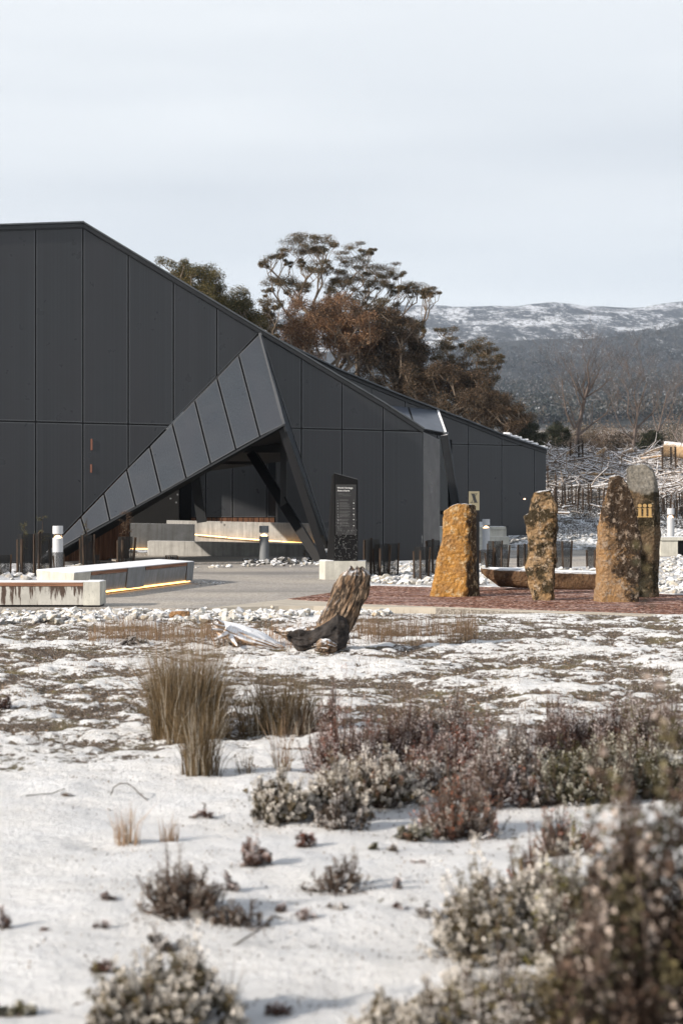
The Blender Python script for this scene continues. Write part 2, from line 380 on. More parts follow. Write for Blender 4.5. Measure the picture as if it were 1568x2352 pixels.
MT['cap'] = m_plain('frosted_cap', (.10, .11, .12), .6, .3, .2, 3, 0, frost=.8)
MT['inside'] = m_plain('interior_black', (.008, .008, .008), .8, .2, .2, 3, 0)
MT['glass'] = m_glass()
MT['timber'] = m_wood('timber_cladding', (.085, .038, .022), (.17, .085, .05), (2.5, 2.5, .08), 9, amt=.2, bm=.3)
MT['seat'] = m_wood('timber_seat', (.16, .075, .045), (.26, .14, .09), (.1, .1, 3), 9, amt=.2, frost=1.0, bm=.3)
MT['conc'] = m_concrete('weathered_concrete', (.36, .355, .34))
MT['conc_rust'] = m_concrete('rust_streaked_concrete', (.44, .43, .40), True, .2)
MT['conc_tint'] = m_concrete('stained_grey_concrete', (.24, .25, .26), False, .45)
MT['conc_light'] = m_concrete('pale_concrete', (.50, .49, .44), False, .25)
MT['path'] = m_plain('pale_screed', (.42, .38, .32), .85, .2, .15, 3, .2)
MT['dark_ground'] = m_plain('wet_gravel', (.07, .07, .072), .8, .2, .4, 8, .6, dist=.03)
MT['led'] = m_emit('warm_strip_light', (1.0, .50, .13), 3.6)
MT['lamp'] = m_emit('warm_lamp', (1.0, .62, .30), 8.0)
MT['snow'] = m_plain('snow', (.80, .81, .83), .8, .3, .05, 3, .2)
MT['rock'] = m_rock()
MT['leaf'] = m_leaf('foliage')
MT['twig'] = m_plain('grey_twig', (.17, .14, .12), .9, .1, .4, 20, 0)
MT['reed'] = m_leaf('dry_reed')
def m_redbark():
    m = M('red_bark_mulch', .9, .15); f = m.vor(26, m.pos((1, .6, 1)), 'Color'); s = m.sep(f)['X']
    k = m.ramp(s, (0.0, (.035, .014, .010)), (.4, (.13, .052, .032)), (.75, (.27, .13, .085)), (1.0, (.55, .40, .34)))
    k = m.mix(m.ramp(m.noise(.8, 4, .5, m.pos((.7, 2, 1))), (.48, 0.0), (.7, .30)), k, (.50, .42, .42))
    m.col(k); m.bump(m.vor(34, m.pos((1, .8, 1))), .8, .03); return m.m
MT['mulch'] = m_redbark()
MT['bedsnow'] = m_plain('snowy_gravel', (.55, .56, .58), .9, .15, .35, 7, .8, dist=.05)
MT['sign'] = m_plain('black_sign', (.007, .007, .0075), .6, .12, .2, 2, 0)
MT['print'] = m_plain('grey_print', (.10, .10, .10), .6, .3, .1, 2, 0)
MT['printw'] = m_plain('white_print', (.62, .62, .62), .6, .3, .05, 2, 0)
MT['steelpin'] = m_plain('bright_bolt', (.6, .6, .6), .35, .5, .1, 2, 0)
MT['gold'] = m_plain('gold_lettering', (.42, .275, .11), .45, .5, .08, 3, 0)
MT['tan'] = m_plain('tan_plate', (.22, .20, .14), .6, .3, .08, 3, 0)
MT['bollard'] = m_plain('silver_bollard', (.50, .51, .53), .4, .4, .05, 2, 0)
MT['bollard_dark'] = m_plain('grey_bollard', (.17, .18, .19), .4, .4, .05, 2, 0)
MT['stake'] = m_wood('dark_stake', (.025, .019, .015), (.075, .050, .034), (1, 1, .15), 14, amt=.5, bm=.2)
MT['net'] = m_plain('black_netting', (.012, .012, .012), .6, .3, .1, 3, 0)
MT['bark'] = m_plain('pale_bark', (.165, .13, .10), .85, .15, .45, 2.2, .3)
MT['barkdead'] = m_plain('dead_bark', (.125, .10, .088), .85, .15, .5, 1.5, .3)
MT['burnt'] = m_wood('charred_root', (.010, .009, .009), (.055, .048, .045), (1, 1, 1), 10, amt=.3, frost=.0, bm=1.0)
# ================================================================== ground sheet
def build_ground():
    t = np.concatenate([np.linspace(-2.2, -.28, 30), np.arange(-.27, .27, .0019), np.linspace(.28, 2.2, 30)])
    D = np.concatenate([np.linspace(.4, 3.2, 14), 3.22*np.exp(np.arange(0, 1.04, .0058)), 9.15*np.exp(np.arange(0, 1.036, .0031)), 25.9*np.exp(np.arange(0, 1, .0125/1.55)*1.55), 122*np.exp(np.arange(0, 1.002, 1/170)*3.97)])
    T, DD = np.meshgrid(t, D); X = T*DD; Z = height(X, DD)
    V = np.stack([X, DD, Z], -1).reshape(-1, 3); nc, nr_ = len(t), len(D)
    i = (np.arange(nr_-1)[:, None]*nc+np.arange(nc-1)[None]).ravel(); F = np.stack([i, i+1, i+1+nc, i+nc], 1)
    Dc = np.repeat(D[:-1], nc-1); mi = np.where(Dc < 45, 0, np.where(Dc < 130, 1, 2))
    x, d = X.ravel(), DD.ravel(); px = CX+FPX*x/d
    big = fbm(x*.45, d*.6, 0, 4, 61); med = fbm(x*1.5, d*2.2, 0, 4, 71)
    midz = sstep(9.2, 12.8, d)*(1-sstep(23.5, 25, d)*.3)
    lowb = (.5-fbm(x*1.9, d*2.9, 0, 4, 31))*1.6+(.5-fbm(x*6, d*8.5, 0, 3, 41))*1.9
    br = midz*(.60+.07*sstep(500, 900, px)+.12*sstep(560, 0, px)*sstep(19, 15, d))+(1-midz)*.04+(big-.5)*(.35*midz+.25)+(med-.5)*(.25*midz+.3)+lowb*(midz*.62+.25)
    cols = np.stack([np.clip(br, 0, 1), big, midz], 1)
    o = mk('ground', V, F, [MT['heath'], MT['bank'], MT['hill']], org=(0, 0, 0), cols=cols, smooth=True, mi=mi); tag(o, kind='structure')
build_ground()
def flat(name, pts, z, mat, kind='structure', tall=0.0):
    V = np.array([[p[0], p[1], z] for p in pts]); n = len(V)
    V2 = V-[0, 0, .10]; F = [tuple(range(n))]+[((i+1) % n, i, n+i, n+(i+1) % n) for i in range(n)]
    o = mk(name, np.vstack([V, V2]), F, mat, org=(0, 0, 0)); return tag(o, kind=kind)
def gp(*pts): return [G(x, y)[:2] for x, y in pts]
flat('plaza', gp((-900, 1404), (0, 1399), (240, 1396), (420, 1397), (640, 1393), (720, 1392), (1000, 1396), (1200, 1405), (1568, 1418), (2500, 1450), (2100, 1262), (1380, 1262), (1180, 1262), (1000, 1284), (760, 1295), (300, 1297), (-900, 1302))[::1], 0.0, MT['plaza'])
flat('path', gp((1000, 1396), (1200, 1405), (1568, 1418), (2500, 1450), (2500, 1446), (1568, 1413), (1200, 1401), (830, 1388), (660, 1377), (560, 1388), (480, 1397), (640, 1393), (720, 1392.5)), .005, MT['path'])
mu = flat('mulch_bed', gp((660, 1377), (830, 1388), (1200, 1401), (1568, 1413), (2500, 1446), (2500, 1385), (1568, 1368), (1370, 1356), (1110, 1349), (990, 1350), (860, 1346), (760, 1362)), .010, MT['mulch'])
flat('gravel_bed', gp((850, 1345), (990, 1349), (1110, 1348), (1370, 1355), (1568, 1367), (2500, 1384), (2500, 1290), (1568, 1280), (1440, 1282), (1400, 1300), (1290, 1304), (1165, 1308), (1100, 1290), (1000, 1287), (900, 1290), (840, 1296), (835, 1320)), .014, MT['bedsnow'])
flat('gravel_bed', gp((-900, 1350), (-100, 1345), (120, 1338), (200, 1322), (300, 1305), (300, 1299), (-900, 1302)), .014, MT['bedsnow'])
flat('gravel_bed', gp((1116, 1262), (1165, 1262), (1142, 1291), (1108, 1291)), .018, MT['bedsnow'])
flat('forecourt', [G(200, 1297)[:2], G(760, 1295)[:2], (1.2, 64), (-13, 64)], -.04, MT['dark_ground'])
flat('walkway', [G(300, 1293)[:2], G(640, 1290)[:2], G(745, 1277)[:2], (-.4, 53), (-7.5, 52)], .0, MT['plaza'])
# ================================================================== the main building
pm1 = lambda x: 88-.0085*x
def w1(x, y): D = FPX/pm1(x); return P(x, y, D)
W1 = Plane(w1(0, 1290), w1(970, 1290), w1(0, 700))
def area2(p): return sum(p[i][0]*p[(i+1) % len(p)][1]-p[(i+1) % len(p)][0]*p[i][1] for i in range(len(p)))/2
def inset(poly, d):
    n = len(poly); out = []
    for i in range(n):
        a, b, c = np.array(poly[i-1]), np.array(poly[i]), np.array(poly[(i+1) % n])
        e1, e2 = unit(b-a), unit(c-b); n1, n2 = np.array([-e1[1], e1[0]]), np.array([-e2[1], e2[0]])
        A = np.array([n1, n2])
        if abs(np.linalg.det(A)) < 1e-6: out.append(b+n1*d); continue
        out.append(np.linalg.solve(A, np.array([np.dot(n1, b)+d, np.dot(n2, b)+d])))
    return out
def panel(px, pl, parent, mat, gap=.022, rim=.020, thick=.035, name='panel', trim='trim', off=0.0):
    q = [pl.to2(pl.at(x, y)) for x, y in px]; 
    q = [p for i, p in enumerate(q) if np.linalg.norm(p-q[i-1]) > .02]
    if area2(q) < 0: q = q[::-1]
    a = inset(q, gap); b = inset(q, gap+rim); n = len(a)
    if area2(b) < .004: return None
    V = [pl.to3(p, off) for p in a]+[pl.to3(p, off) for p in b]+[pl.to3(p, off-thick) for p in a]
    F = [tuple(range(n, 2*n))]+[(i, (i+1) % n, n+(i+1) % n, n+i) for i in range(n)]+[((i+1) % n, i, 2*n+i, 2*n+(i+1) % n) for i in range(n)]+[tuple(range(3*n-1, 2*n-1, -1))]
    mi = [0]+[1]*n+[1]*n+[0]
    return mk(name, V, F, [mat, MT[trim]], parent, mi=mi)
def clip(poly, a, b, c):       # keep a*x+b*y <= c
    out = []
    for i in range(len(poly)):
        p, q = poly[i-1], poly[i]; fp, fq = a*p[0]+b*p[1]-c, a*q[0]+b*q[1]-c
        if (fp <= 0) != (fq <= 0): t = fp/(fp-fq); out.append((p[0]+(q[0]-p[0])*t, p[1]+(q[1]-p[1])*t))
        if fq <= 0: out.append(q)
    return out
def solid(px, pl, parent, mat, name, off, thick):
    q = [pl.at(x, y) for x, y in px]; n = len(q)
    V = [p+pl.n*off for p in q]+[p+pl.n*(off-thick) for p in q]
    F = [tuple(range(n)), tuple(range(2*n-1, n-1, -1))]+[((i+1) % n, i, n+i, n+(i+1) % n) for i in range(n)]
    return mk(name, V, F, mat, parent)
bld = thing('visitor_building', 'large charcoal panelled building with a sloping roofline and a folded triangular entrance canopy', 'building', (*w1(300, 1290)[:2], 0))
J = lambda x: 967+.0247*x
BASE = lambda x: 1297-.007*x
A, B_, C_, T_ = (597, 763), (653, 975), (752, 1243), (83, 1293)
left = [(-420, 541), (-300, 534), (191, 516), A, T_, (-420, 1300)]
right = [A, (692, 819), (785, 875), (879, 931), (970, 989), (970, BASE(970)), (765, BASE(765)), C_]
VJ = [-420, -320, -220, -120, -20+0, 82.5, 191, 295, 398.5, 498]
VJ = [-420, -330, -228, -125, -22, 82.5, 191, 295, 398.5, 498, 600]
wall_mat = MT['mesh']
for i in range(len(VJ)-1):
    s = clip(clip(left, -1, 0, -VJ[i]), 1, 0, VJ[i+1])
    if len(s) < 3: continue
    for up in (1, 0):
        t = clip(s, -.0247*up+.0247*(1-up), 1 if up else -1, 967 if up else -967)
        if len(t) >= 3: panel(t, W1, bld, wall_mat)
VR = [590, 692, 785, 879, 970.5]
for i in range(4):
    s = clip(clip(right, -1, 0, -VR[i]), 1, 0, VR[i+1])
    for up in (1, 0):
        t = clip(s, -.0247*up+.0247*(1-up), 1 if up else -1, 967 if up else -967)
        if len(t) >= 3: panel(t, W1, bld, wall_mat)
# narrow return at the right end of the wall
pR0 = W1.at(970.5, 1290); pR1 = P(1010, 1286, FPX/77.0)
WR = Plane(pR0, pR1, W1.at(970.5, 990))
panel([(971, 990), (1010, 1009), (1010, 1286), (971, 1290)], WR, bld, wall_mat)
# dark substrate behind the panel joints
solid([(-420, 541), (191, 516), A, T_, (-420, 1300)], W1, bld, MT['black'], 'wall', -.05, .12)
solid([A, (970, 989), (970, 1290), (765, 1291), C_], W1, bld, MT['black'], 'wall', -.05, .12)
back = np.array([-W1.n[0], -W1.n[1], 0])*15
# roof slab following the roofline and running back
RL = [(-420, 533), (191, 512), (597, 757), (692, 813), (785, 869), (879, 925), (970, 984)]
q = [W1.at(*p)+W1.n*.04 for p in RL]
V = [p for p in q]+[p+back for p in q]+[p-np.array([0, 0, .14]) for p in q]+[p+back-np.array([0, 0, .14]) for p in q]; n = len(q)
for i in range(n-1):
    bk_ = back*(1.0 if i == 0 else .16 if 1 < i < 4 else .16 if i == 4 else .16) if i else back
    if i == 1: bk_ = back*.45
    V = [q[i], q[i+1], q[i]+bk_, q[i+1]+bk_]; V = V+[v-np.array([0, 0, .14]) for v in V]
    mk('roof', V, [(0, 1, 3, 2), (5, 4, 6, 7), (1, 0, 4, 5), (2, 3, 7, 6), (0, 2, 6, 4), (3, 1, 5, 7)], MT['fascia'], bld)
for i in range(n-1):
    a, b = W1.at(*RL[i]), W1.at(*RL[i+1]); mk('roof_cap', *beam(a+W1.n*.06+[0, 0, .015], b+W1.n*.06+[0, 0, .015], .035, .16), MT['cap'], bld)
    mk('fascia', *beam(a+W1.n*.03-[0, 0, .065], b+W1.n*.03-[0, 0, .065], .10, .10), MT['fascia'], bld)
sa, sb, sc_ = W1.at(186, 511.5)+W1.n*.02, W1.at(-420, 533)+W1.n*.02, P(-420, 525, W1.at(-420, 531)[1]+9)
mk('roof_snow', [sa, sb, sc_], [(0, 1, 2)], MT['snow'], bld)
# folded canopy: a triangular plate leaning out over the entrance
pA, pT, pC = W1.at(*A)+W1.n*.03, W1.at(*T_)+W1.n*.03, W1.at(*C_)+W1.n*.03
DB = W1.at(*B_)[1]-1.75; pB = P(*B_, DB)
WA = Plane(pA, pT, pB)
top = [(83, 1293), (186, 1187), (239, 1132), (291, 1078), (344, 1025), (395.5, 972), (447, 918), (498, 867), (547.5, 814), (597, 764)]
bot = [(83, 1293), (198, 1226), (253, 1196), (312, 1164), (370, 1132), (428, 1099.5), (484, 1066), (542, 1033), (597, 1003), (653, 975)]
for i in range(9):
    pp = [top[i], top[i+1], bot[i+1], bot[i]]
    if i == 0: pp = pp[:3]
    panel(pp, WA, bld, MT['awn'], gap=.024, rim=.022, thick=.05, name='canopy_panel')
solid([(83, 1293), (597, 764), (653, 975)], WA, bld, MT['black'], 'canopy_frame', -.055, .10)
WF = Plane(pA, pB, pC)
panel([A, B_, C_], WF, bld, MT['awn'], gap=.004, rim=.016, thick=.05, name='canopy_side')
mk('canopy_edge', *beam(pA, pB, .05, .05), MT['trim'], bld)
mk('canopy_edge', *beam(pB, P(83, 1294, pT[1]), .045, .05), MT['fascia'], bld)
# soffit and beams inside the fold
pE = P(705, 1052, 55.5); pE2 = P(420, 1090, 55.0)
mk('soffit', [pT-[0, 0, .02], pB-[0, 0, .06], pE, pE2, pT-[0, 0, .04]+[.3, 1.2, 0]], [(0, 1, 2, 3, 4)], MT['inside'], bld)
pS = P(583, 1045, 49.0)
mk('strut', *beam(P(578, 1043, 49.2), P(736, 1294, 46.4), .25, .22), MT['black'], bld)
mk('strut_rail', *beam(P(594, 1046, 49.0), P(742, 1284, 46.3), .035, .26), MT['glass'], bld)
mk('post', *beam(P(651, 1000, 47.8), P(651, 1170, 47.8), .17, .17), MT['black'], bld)
mk('leg', *beam(P(648, 984, DB+.25), P(748, 1296, 46.1), .20, .26), MT['black'], bld)
mk('tie_beam', *beam(P(484, 1063, 51), P(590, 1064, 51), .10, .15), MT['black'], bld)
mk('tie_beam', *beam(P(560, 1030, 50), P(700, 1030, 50), .26, .15), MT['black'], bld)
mk('inner_post', *beam(P(447, 1085, 54), P(464, 1200, 54), .30, .2), MT['fascia'], bld)
# recess: timber boards, dark glazing, inner facade
for k in range(22):
    x0 = 112+k*8.4; a = P(x0, 1295, 47.9+k*.10); b = P(x0+8.4, 1295, 47.9+(k+1)*.10)
    wdt = np.linalg.norm(b-a)-.012; c = (a+b)/2; zt = 2.6
    V_, F_ = box((c[0], c[1]+(k % 3)*.012, (zt-.1)/2), (wdt, .03, zt+.1), math.atan2(b[1]-a[1], b[0]-a[0])); mk('board', V_, F_, MT['timber'], bld)
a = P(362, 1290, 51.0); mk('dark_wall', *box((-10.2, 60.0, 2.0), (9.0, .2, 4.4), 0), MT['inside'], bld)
WI = Plane(P(430, 1190, 61), P(760, 1190, 60), P(430, 1000, 61))
for xa, xb, mt in ((440, 472, 'mesh'), (474, 533, 'mesh'), (535, 611, 'mesh'), (613, 646, 'glass'), (648, 702, 'glass'), (704, 760, 'glass')):
    panel([(xa, 1040), (xb, 1040), (xb, 1188), (xa, 1188)], WI, bld, MT[mt], gap=.01, rim=.02, name='inner_panel')
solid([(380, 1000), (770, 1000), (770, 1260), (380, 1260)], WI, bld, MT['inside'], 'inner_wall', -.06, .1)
for k in range(16):
    x0 = 445+k*12; mk('board', *beam(WI.at(x0, 1189)+WI.n*.03, WI.at(x0, 1206)+WI.n*.03, .16, .03), MT['timber'], bld)
for k in range(5):
    p = P(404+rnd.uniform(-14, 14), 1118+k*9, 55.9); mk('interior_lamp', *box(p, (.05, .03, .05)), MT['bollard_dark'], bld)
for cxy, hh in (((210.5, 1021), .30), ((209.5, 1076), .22)):  # no lamp here: emissive strips imitate the amber glow in the cladding
    p = W1.at(*cxy)+W1.n*.012
    mk('lamp_glow_strip', *beam(p-[0, 0, hh/2], p+[0, 0, hh/2], .05, .02), m_emit('amber_glow', (1, .28, .09), .10, (.04, .03, .03)), bld)
# ================================================================== rear wing
pm2 = lambda x: 62-.0125*(x-1075)
def w2(x, y): return P(x, y, FPX/pm2(x))
W2 = Plane(w2(1010, 1230), w2(1255, 1230), w2(1010, 1000))
wing = thing('rear_wing', 'lower charcoal panelled wing behind the main wall, roof edge trimmed with snow', 'building', (*w2(1120, 1231)[:2], .0))
J2 = lambda x: 1021+.0245*(x-1075)
R2 = [(640, 786), (778, 853), (853, 884), (930, 916), (1075, 971), (1152, 1002), (1227, 1027), (1253, 1036)]
wl = [(640, 788)]+R2[1:]+[(1253, 1231), (640, 1231)]
V2J = [640, 700, 778, 853, 930, 1003, 1075, 1151.5, 1226.5, 1253]
for i in range(len(V2J)-1):
    s = clip(clip(wl, -1, 0, -V2J[i]), 1, 0, V2J[i+1])
    for up in (1, 0):
        b0 = 1021-.0245*1075
        t = clip(s, -.0245*up+.0245*(1-up), 1 if up else -1, b0 if up else -b0)
        if not up: t = clip(t, -200, -29, -(200*1031+29*1000)+0) if len(t) >= 3 else t
        if len(t) >= 3: panel(t, W2, wing, MT['mesh'])
solid([(640, 788), (1075, 971), (1253, 1036), (1253, 1229), (640, 1229)], W2, wing, MT['black'], 'wall', -.06, .12)
q = [W2.at(x, y-3)+W2.n*.05 for x, y in R2]; n = len(q); bk = np.array([-W2.n[0], -W2.n[1], 0])*14
V = q+[p+bk for p in q]+[p-np.array([0, 0, .15]) for p in q]+[p+bk-np.array([0, 0, .15]) for p in q]; F = []
for i in range(n-1): F += [(i, i+1, n+i+1, n+i), (2*n+i+1, 2*n+i, 3*n+i, 3*n+i+1), (i+1, i, 2*n+i, 2*n+i+1), (n+i, n+i+1, 3*n+i+1, 3*n+i)]
F += [(n-1, 2*n-1, 4*n-1, 3*n-1)]
mk('roof', V, F, MT['fascia'], wing)
for i in range(n-1):
    a, b = q[i], q[i+1]; mk('roof_cap', *beam(a+[0, -.03, .02], b+[0, -.03, .02], .045, .2), MT['cap'], wing)
for i in range(22):      # frozen lumps of snow left on the gutter
    t = rnd.random(); p = q[4]+(q[7]-q[4])*(.45+.55*t); V_, F_ = box(p+[0, -.02, .07], (rnd.uniform(.08, .32), .10, rnd.uniform(.025, .06)), 0); 
    mk('snow_lump', V_, F_, MT['snow'], wing)
for x in (1177, 1245): mk('stub_column', *beam(W2.at(x, 1226)-W2.n*.5, W2.at(x, 1250)-W2.n*.5, .3, .3), MT['black'], wing)
pc = W2.at(1253, 1100); bw = np.array([-W2.n[0], -W2.n[1], 0])
mk('end_wall', [W2.at(1253, 1036), W2.at(1253, 1231), W2.at(1253, 1231)+bw*14, W2.at(1253, 1036)+bw*14], [(0, 1, 2, 3)], MT['mesh'], wing)
# second canopy
pA2 = W2.at(1003, 941)+W2.n*.03; pB2 = P(1023, 994, pA2[1]-1.9); pT2 = W2.at(690, 912)+W2.n*.03
WB = Plane(pA2, pB2, pT2)
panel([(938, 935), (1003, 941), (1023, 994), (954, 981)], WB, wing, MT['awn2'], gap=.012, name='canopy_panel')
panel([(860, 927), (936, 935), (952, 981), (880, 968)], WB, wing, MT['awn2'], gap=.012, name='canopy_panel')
solid([(860, 927), (1003, 941), (1023, 994), (880, 968)], WB, wing, MT['black'], 'canopy_frame', -.05, .1)
mk('canopy_edge', *beam(pA2, pB2, .07, .06), MT['cap'], wing); mk('canopy_edge', *beam(pB2, P(880, 968, pB2[1]+.2), .06, .06), MT['cap'], wing)
mk('leg', *beam(pB2-[.06, -.1, .05], P(1058, 1245, pB2[1]+1.2), .26, .3), MT['fascia'], wing)
mk('leg_trim', *beam(pB2+[.07, 0, 0], P(1068, 1245, pB2[1]+1.1), .03, .3), MT['awn'], wing)
panel([(1004, 1002), (1034, 1012), (1056, 1180), (1058, 1245), (1004, 1245)], W2, wing, MT['glass'], gap=.01, name='glass_pane', off=.02)
mk('transom', *beam(W2.at(1004, 1177)+W2.n*.08, W2.at(1056, 1177)+W2.n*.08, .14, .06), MT['inside'], wing)
mk('mullion', *beam(W2.at(1030, 1010)+W2.n*.08, W2.at(1034, 1245)+W2.n*.08, .12, .06), MT['inside'], wing)
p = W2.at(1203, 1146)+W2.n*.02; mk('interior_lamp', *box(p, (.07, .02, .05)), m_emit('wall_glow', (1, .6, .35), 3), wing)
# ================================================================== ramps, walls and seats in concrete
def wall_px(name, label, pts, th, mat, cat='wall', joints=0):
    """upright wall from (x, ytop, ybottom, D) stations"""
    V = []; n = len(pts)
    for x, yt, yb, D in pts: a, b = P(x, yb, D), P(x, yt, D); V += [b, a, b+[0, th, 0], a+[0, th, 0]]
    F = [(0, 2, 3, 1), (4*(n-1), 4*(n-1)+1, 4*(n-1)+3, 4*(n-1)+2)]
    for i in range(n-1):
        a, b = 4*i, 4*i+4; F += [(a, a+1, b+1, b), (a+2, b+2, b+3, a+3), (a, b, b+2, a+2), (a+1, a+3, b+3, b+1)]
    t = thing(name, label, cat, (*P(pts[0][0], pts[0][2], pts[0][3])[:2], 0)); mk('wall', V, F, mat, t); return t
rw = wall_px('ramp_wall', 'long pale concrete ramp wall with a sloping strip light, inside the entrance opening', [(383, 1195, 1228, 57.5), (480, 1197, 1250, 57), (608, 1200, 1262, 56.3), (725, 1202.5, 1270, 55.6)], .2, MT['conc'])
for (x0, y0, d0), (x1, y1, d1) in (((446, 1227.5, 57.1), (521, 1234.3, 56.7)), ((524, 1235, 56.7), (645, 1243.5, 56.0)), ((648, 1243.8, 56.0), (728, 1249, 55.5))):
    mk('strip_light', *beam(P(x0, y0, d0-.06), P(x1, y1, d1-.06), .030, .04), MT['led'], rw)
for x, d in ((506, 56.9), (648, 56.1)): mk('joint', *beam(P(x, 1197, d-.005), P(x, 1240, d-.005), .02, .02), MT['black'], rw)
pr = [P(446, 1231, 56.9), P(728, 1252, 55.3), P(728, 1252, 54.0), P(446, 1242, 54.0)]
flat('ramp', [(p[0], p[1]) for p in pr], .32, MT['plaza'])
fw = wall_px('upright_wall', 'squarish grey concrete wall at the left end of the ramp, strip light along its foot', [(300, 1202, 1262, 53.2), (446, 1204, 1262, 53.8)], .25, MT['conc_tint'])
mk('strip_light', *beam(P(300, 1260.5, 53.1), P(342, 1260.5, 53.3), .035, .04), MT['led'], fw)
flat('landing', [tuple(P(296, 1265, 53.1)[:2]), tuple(P(345, 1265, 53.1)[:2]), (-5.5, 52.4), (-6.4, 52.4)], .06, MT['plaza'])
wall_px('low_wall', 'low curved concrete wall with a rounded left end crossing the entrance opening', [(339, 1243, 1277, 52.6), (342, 1242, 1278, 52.2), (410, 1243, 1279, 52.0), (510, 1245, 1279, 51.8), (608, 1247, 1279, 51.6), (700, 1251, 1279, 51.3), (745, 1253, 1279, 51.2)], .35, MT['conc'])
# --- front bench: concrete with a timber seat
bf = thing('rust_stained_bench', 'concrete bench with timber slats and dark rust streaks, at the left edge by the rocks', 'bench', G(120, 1393))
D = 26.3; a, b = P(-260, 1394, D), P(192, 1394, D); e = P(230, 1394, D)
zt = EYE-(1345-HY)/FPX*D
mk('bench_body', *prism([(a[0], a[1]), (b[0], b[1]), (b[0], b[1]+.55), (a[0], a[1]+.55)], .035, .315), MT['conc_rust'], bf)
mk('end_block', *prism([(b[0], b[1]-.012), (e[0], e[1]-.012), (e[0]+.015, e[1]+.57), (b[0], b[1]+.57)], .03, .39), MT['conc_light'], bf)
for k in range(3): mk('seat_slat', *box(((a[0]+b[0])/2, a[1]+.08+k*.19, .352), (b[0]-a[0]-.01, .175, .06)), MT['seat'], bf)
mk('snow_layer', *box(((a[0]+b[0])/2+.0, a[1]+.27, .386), (b[0]-a[0]-.03, .52, .006)), MT['snow'], bf)
mk('snow_layer', *box(((e[0]+b[0])/2, a[1]+.28, .393), (e[0]-b[0]-.02, .54, .006)), MT['snow'], bf)
mk('plinth', *prism([(a[0], a[1]+.05), (e[0], e[1]+.05), (e[0], e[1]+.5), (a[0], a[1]+.5)], -.03, .035), MT['black'], bf)
# --- second bench: long, turned away, timber seats and strip light
bs = thing('long_lit_bench', 'long snow topped concrete bench with a glowing strip light under its side', 'bench', G(200, 1352))
n0 = np.array([P(171, 1345, 28.6)[0], 28.6]); f0 = np.array([P(447, 1345, 34.2)[0], 34.2]); dv = (f0-n0)/np.linalg.norm(f0-n0); pv = np.array([-dv[1], dv[0]])
Lb = np.linalg.norm(f0-n0)
lw = P(84, 1345, 29.9)[:2]; pv = (lw-n0); wb = np.linalg.norm(pv); pv = pv/wb
def bq(s0, s1, t0=0, t1=wb, ta=0.0): return [tuple(n0+dv*s0+pv*t0), tuple(n0+dv*s1+pv*t0), tuple(n0+dv*s1+pv*t1), tuple(n0+dv*s0+pv*t1)]
zt = .43
def taper(q, z0, z1, inn):      # side leans inwards towards the foot
    q0 = [np.array(p) for p in q]; m_ = sum(q0)/4
    lo = [q0[0]+pv*inn, q0[1]+pv*inn, q0[2]-pv*inn, q0[3]-pv*inn]
    V = [(p[0], p[1], z0) for p in lo]+[(p[0], p[1], z1) for p in q0]
    return np.array(V), [(3, 2, 1, 0), (4, 5, 6, 7), (0, 1, 5, 4), (1, 2, 6, 5), (2, 3, 7, 6), (3, 0, 4, 7)]
segs = [(0, .12), (.125, .40), (.405, .55), (.555, .93), (.935, 1.0)]
for k, (a_, b_) in enumerate(segs):
    s0, s1 = a_*Lb, b_*Lb; blk = k in (0, 2, 4)
    mk('bench_body', *taper(bq(s0, s1, 0 if blk else .03, wb), .05, zt if blk else zt-.07, .08), MT['conc_light'] if k == 0 else MT['conc_tint'], bs)
    if not blk:
        for j in range(3): mk('seat_slat', *prism(bq(s0+.005, s1-.005, .01+j*wb/3, (j+1)*wb/3-.02), zt-.066, zt-.005), MT['seat'], bs)
mk('snow_layer', *prism(bq(.02, Lb-.02, .02, wb-.02), zt+.001, zt+.012), MT['snow'], bs)
mk('strip_light', *beam((*(n0+pv*.10+dv*.1), .045), (*(n0+pv*.10+dv*(Lb-.15)), .045), .03, .03), MT['led'], bs)
# --- concrete seat and steps by the rear wing
st = thing('concrete_steps', 'pale stepped concrete block beside the silver bollards, in front of the rear wing', 'steps', P(1130, 1262, 58.5))
D = 58.6
for x0, x1, yt, yb, dd in ((1000, 1162, 1214, 1236, .5), (1000, 1169, 1233, 1255, .25), (1000, 1173, 1254, 1266, 0)):
    a, b = P(x0, yb, D+dd), P(x1, yt, D+dd); mk('step', *box(((a[0]+b[0])/2, a[1]+.6, (a[2]+b[2])/2), (b[0]-a[0], 1.2, b[2]-a[2])), MT['conc_light'], st)
a, b = P(1000, 1216, D), P(1164, 1210, D); mk('coping', *box(((a[0]+b[0])/2, a[1]+1.0, (a[2]+b[2])/2), (b[0]-a[0], 1.1, b[2]-a[2])), MT['conc_light'], st)
se = thing('concrete_bench', 'pale concrete seat with a dark recess, at the right edge under the bollard', 'bench', P(1540, 1276, 52))
a, b = P(1518, 1276, 52), P(1700, 1236, 52)
mk('seat_top', *box(((a[0]+b[0])/2, 52.6, b[2]-.02), (b[0]-a[0]+.1, 1.2, .1)), MT['conc_light'], se)
c = P(1556, 1276, 52); mk('support', *box(((a[0]+c[0])/2, 52.6, (b[2]-.07)/2), (c[0]-a[0], 1.1, b[2]-.07)), MT['conc_light'], se)
mk('recess', *box(((c[0]+b[0])/2, 52.9, (b[2]-.07)/2), (b[0]-c[0], .8, b[2]-.09)), MT['black'], se)
